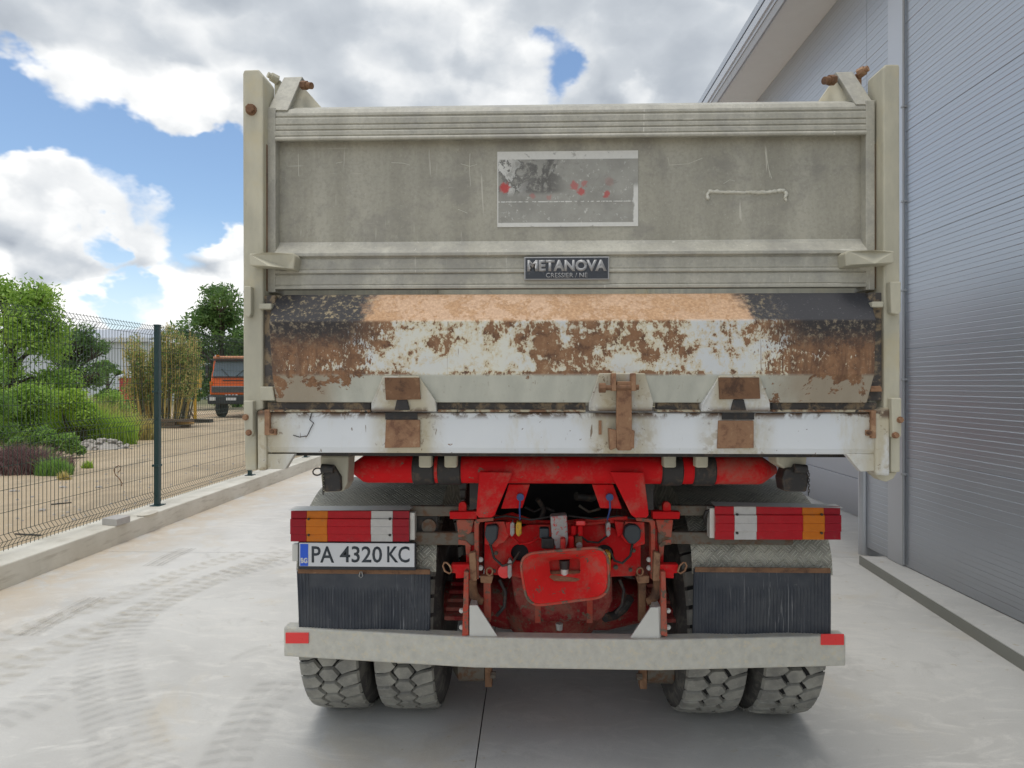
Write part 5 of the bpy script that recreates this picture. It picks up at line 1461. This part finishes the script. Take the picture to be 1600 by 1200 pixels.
# bundle of tall yellow saplings on timbers
Ys = 26.0; cb_ = P(256, 600, Ys); cb_.z = GZ
bd = thing('sapling_bundle', cb_, 'bundle of tall yellow stemmed saplings standing on timber pallets', 'saplings')
rg = random.Random(77)
ml = MB(); dk = MB(); lc, lr = [], []
for i in range(95):
    x = rg.uniform(-1.25, 1.3); y = rg.uniform(-.5, .5); h = rg.uniform(2.6, 4.3) * (1 - .12 * abs(x))
    lx = x * .12 + rg.uniform(-.2, .2)
    (ml if rg.random() < .62 else dk).tube([cb_ + Vector((x * .8, y, .3)), cb_ + Vector((x + lx * .5, y, .3 + h * .5)), cb_ + Vector((x + lx, y + rg.uniform(-.2, .2), .3 + h))], [.026, .02, .006], 5)
    for k in range(4):
        f = rg.uniform(.3, 1.0); lc.append(tuple(cb_ + Vector((x + lx * f, y, .3 + h * f)))); lr.append(rg.uniform(.16, .34))
tag(ml.build('yellow_stems', M['stalk'], bd), kind='stuff'); tag(dk.build('dark_stems', M['stem_dark'], bd), kind='stuff')
leaves(lc, lr, 17000, .05, M['leaf_y'], 'withered_leaves', bd, 1.2, seed=78)
leaves(lc, lr, 9000, .05, M['leaf_b'], 'green_leaves', bd, 1.2, seed=79)
tp = thing('timber_stack', cb_ + Vector((-.2, -.5, 0)), 'flat stack of dark timbers under the sapling bundle', 'timber stack')
for i in range(9):
    x = rg.uniform(-1.4, .2); y = cb_.y - rg.uniform(.2, 1.1); zz = GZ + .02 + (i % 3) * .12
    g = MB(); g.box(cb_.x + x, y, zz, cb_.x + x + rg.uniform(1.2, 2.6), y + .14, zz + .10); g.build('timber', M['timber_new'] if i == 4 else M['timber'], tp)
# yellow post with box
yp = P(305, 600, 29); yp.z = GZ
t = thing('yellow_stand', yp, 'yellow steel stand with a small box beside the saplings', 'stand')
g = MB(); g.box(yp.x - .05, yp.y - .05, GZ, yp.x + .05, yp.y + .05, 2.4); g.build('pole', M['yellow'], t)
g = MB(); g.box(yp.x - .22, yp.y - .15, 1.55, yp.x + .22, yp.y + .15, 2.3); g.build('box', M['yellow'], t, bevel=.02)
g = MB(); g.tube([(yp.x - .6, yp.y, 1.2), (yp.x, yp.y, .05)], .04, 6); g.build('strut', M['timber'], t)
g = MB(); g.box(yp.x - .3, yp.y - .2, GZ, yp.x + .75, yp.y + .2, .1); g.build('foot', M['dark'], t)
rp = P(205, 600, 40); rp.z = GZ
t = thing('red_hut', rp, 'small red sheet hut behind the sapling bundle', 'hut')
g = MB(); g.box(rp.x - .5, 39.6, GZ, rp.x + .55, 40.6, 2.1); g.build('wall', M['red_far'], t)
g = MB(); g.hull([(rp.x - .65, 39.45, 2.1), (rp.x + .7, 39.45, 2.1), (rp.x + .7, 40.75, 2.1), (rp.x - .65, 40.75, 2.1)], [(rp.x - .65, 39.45, 2.2), (rp.x + .7, 39.45, 2.2), (rp.x + .7, 40.75, 2.5), (rp.x - .65, 40.75, 2.5)]); g.build('roof', M['far_roof'], t)

# pale hall in the distance
hx0, hx1 = P(20, 600, 62).x, P(232, 600, 62).x; hzt = P(130, 533, 62).z
t = thing('distant_hall', Vector(((hx0 + hx1) / 2, 68, GZ)), 'long pale hall with low grey roof beyond the trees', 'hall')
g = MB(); g.box(hx0, 62, GZ, hx1, 76, hzt); g.build('wall', M['far_white'], t)
g = MB(); g.hull([(hx0 - .3, 61.6, hzt), (hx1 + .3, 61.6, hzt), (hx1 + .3, 69, hzt + 1.5), (hx0 - .3, 69, hzt + 1.5)], [(hx0 - .3, 61.6, hzt + .25), (hx1 + .3, 61.6, hzt + .25), (hx1 + .3, 69, hzt + 1.75), (hx0 - .3, 69, hzt + 1.75)]); g.build('roof', M['far_roof'], t)
g = MB(); g.box(hx0 - .32, 61.5, hzt - .1, hx1 + .32, 61.59, hzt + .3); g.build('gutter', M['far_white'], t)

# parked orange truck -----------------------------------------------------------
Yo = 33.0
oc = P(364, 600, Yo).x
ot = thing('orange_truck', (oc, Yo + 2, GZ), 'parked orange truck facing the camera beyond the sand lot', 'truck')
def ob(name, x0, y0, z0, x1, y1, z1, mt, par=None, bev=.03):
    g = MB(); g.box(oc + x0, Yo + y0, GZ + z0, oc + x1, Yo + y1, GZ + z1); return g.build(name, M[mt], par or ot, bevel=bev)
g = MB(); g.hull([(oc - 1.22, Yo, GZ + 1.75), (oc + 1.22, Yo, GZ + 1.75), (oc + 1.22, Yo + 1.9, GZ + 1.75), (oc - 1.22, Yo + 1.9, GZ + 1.75)], [(oc - 1.12, Yo + .22, GZ + 3.1), (oc + 1.12, Yo + .22, GZ + 3.1), (oc + 1.12, Yo + 1.9, GZ + 3.1), (oc - 1.12, Yo + 1.9, GZ + 3.1)])
cab = g.build('cab', M['orange'], ot, bevel=.06, seg=3)
ob('roof', -1.14, .15, 3.08, 1.14, 1.9, 3.24, 'orange_pale', cab, .06)
ob('lower_cab', -1.22, -.01, 1.2, 1.22, 1.9, 1.76, 'orange', cab, .03)
g = MB(); g.hull([(oc - 1.08, Yo - .02, GZ + 2.16), (oc + 1.08, Yo - .02, GZ + 2.16), (oc + 1.08, Yo + .15, GZ + 2.16), (oc - 1.08, Yo + .15, GZ + 2.16)], [(oc - 1.0, Yo + .14, GZ + 2.98), (oc + 1.0, Yo + .14, GZ + 2.98), (oc + 1.0, Yo + .3, GZ + 2.98), (oc - 1.0, Yo + .3, GZ + 2.98)])
g.build('windscreen', M['glass'], cab, bevel=.02)
ob('grille', -1.12, -.05, 1.32, 1.12, 0.0, 1.66, 'grille', cab)
for k in range(5): ob('slat', -1.1, -.075, 1.34 + k * .065, 1.1, -.051, 1.375 + k * .065, 'cab_black', cab, .005)
ob('visor', -1.05, -.12, 2.99, 1.05, .16, 3.06, 'cab_black', cab, .01)
ob('screen_seal', -1.12, -.035, 2.10, 1.12, -.015, 2.15, 'cab_black', cab, .005)
ob('vent_slot', -.55, -.03, 1.93, .55, -.012, 1.98, 'cab_black', cab, .004)
for s in (-1, 1):
    g = MB(); g.tube([(oc + s * .15, Yo - .06, GZ + 2.13), (oc + s * .62, Yo + .02, GZ + 2.55)], .015, 5); g.build('wiper', M['cab_black'], cab)
    ob('marker_lamp', s * .85 - .08, .05, 3.2, s * .85 + .08, .16, 3.29, 'lens_orange', cab, .01)
    ob('corner_lamp', s * 1.14 - .07, -.06, 1.72, s * 1.14 + .07, -.012, 1.90, 'lens_orange', cab, .01)
bp = ob('bumper', -1.25, -.20, .72, 1.25, .1, 1.19, 'cab_black', None, .05)
for s in (-1, 1):
    ob('headlight', s * .98 - .16, -.24, .90, s * .98 + .16, -.19, 1.10, 'lamp', bp, .02)
    ob('mirror', s * 1.42 - .08, .05, 2.1, s * 1.42 + .08, .12, 2.75, 'cab_black', cab, .03)
    ob('mirror_arm', min(s * 1.1, s * 1.4), .08, 2.7, max(s * 1.1, s * 1.4), .11, 2.74, 'cab_black', cab, .005)
    g = MB(); g.lathe((oc + s * 1.02 - .15, Yo + .9, GZ + .50), (1, 0, 0), [(0, .28), (.0, .42), (.03, .50), (.27, .50), (.30, .42), (.30, .28)], 24); wh_ = g.build('wheel', M['cab_black'], ot, smooth=40)
    g = MB(); g.lathe((oc + s * 1.02 - .12, Yo + .9, GZ + .50), (1, 0, 0), [(0, .27), (.24, .27)], 20); g.build('rim', M['grille'], wh_, smooth=40)
ob('number_plate', -.26, -.215, .92, .26, -.199, 1.06, 'plate_white', bp, .004)
ob('tipper_body', -1.2, 2.05, 1.3, 1.2, 6.2, 2.9, 'orange', None, .04)
ob('chassis', -.45, .3, .7, .45, 6.4, 1.1, 'cab_black', None, .02)
for s in (-1, 1):
    g = MB(); g.lathe((oc + s * .95 - .25, Yo + 4.9, GZ + .50), (1, 0, 0), [(0, .28), (.0, .42), (.03, .50), (.47, .50), (.50, .42), (.50, .28)], 24); g.build('wheel', M['cab_black'], ot, smooth=40)
text('lettering', 'IVECO', 352, 616.5, 372, 621.5, Yo - .08, M['lamp'], cab, bold=.02, depth=.01)
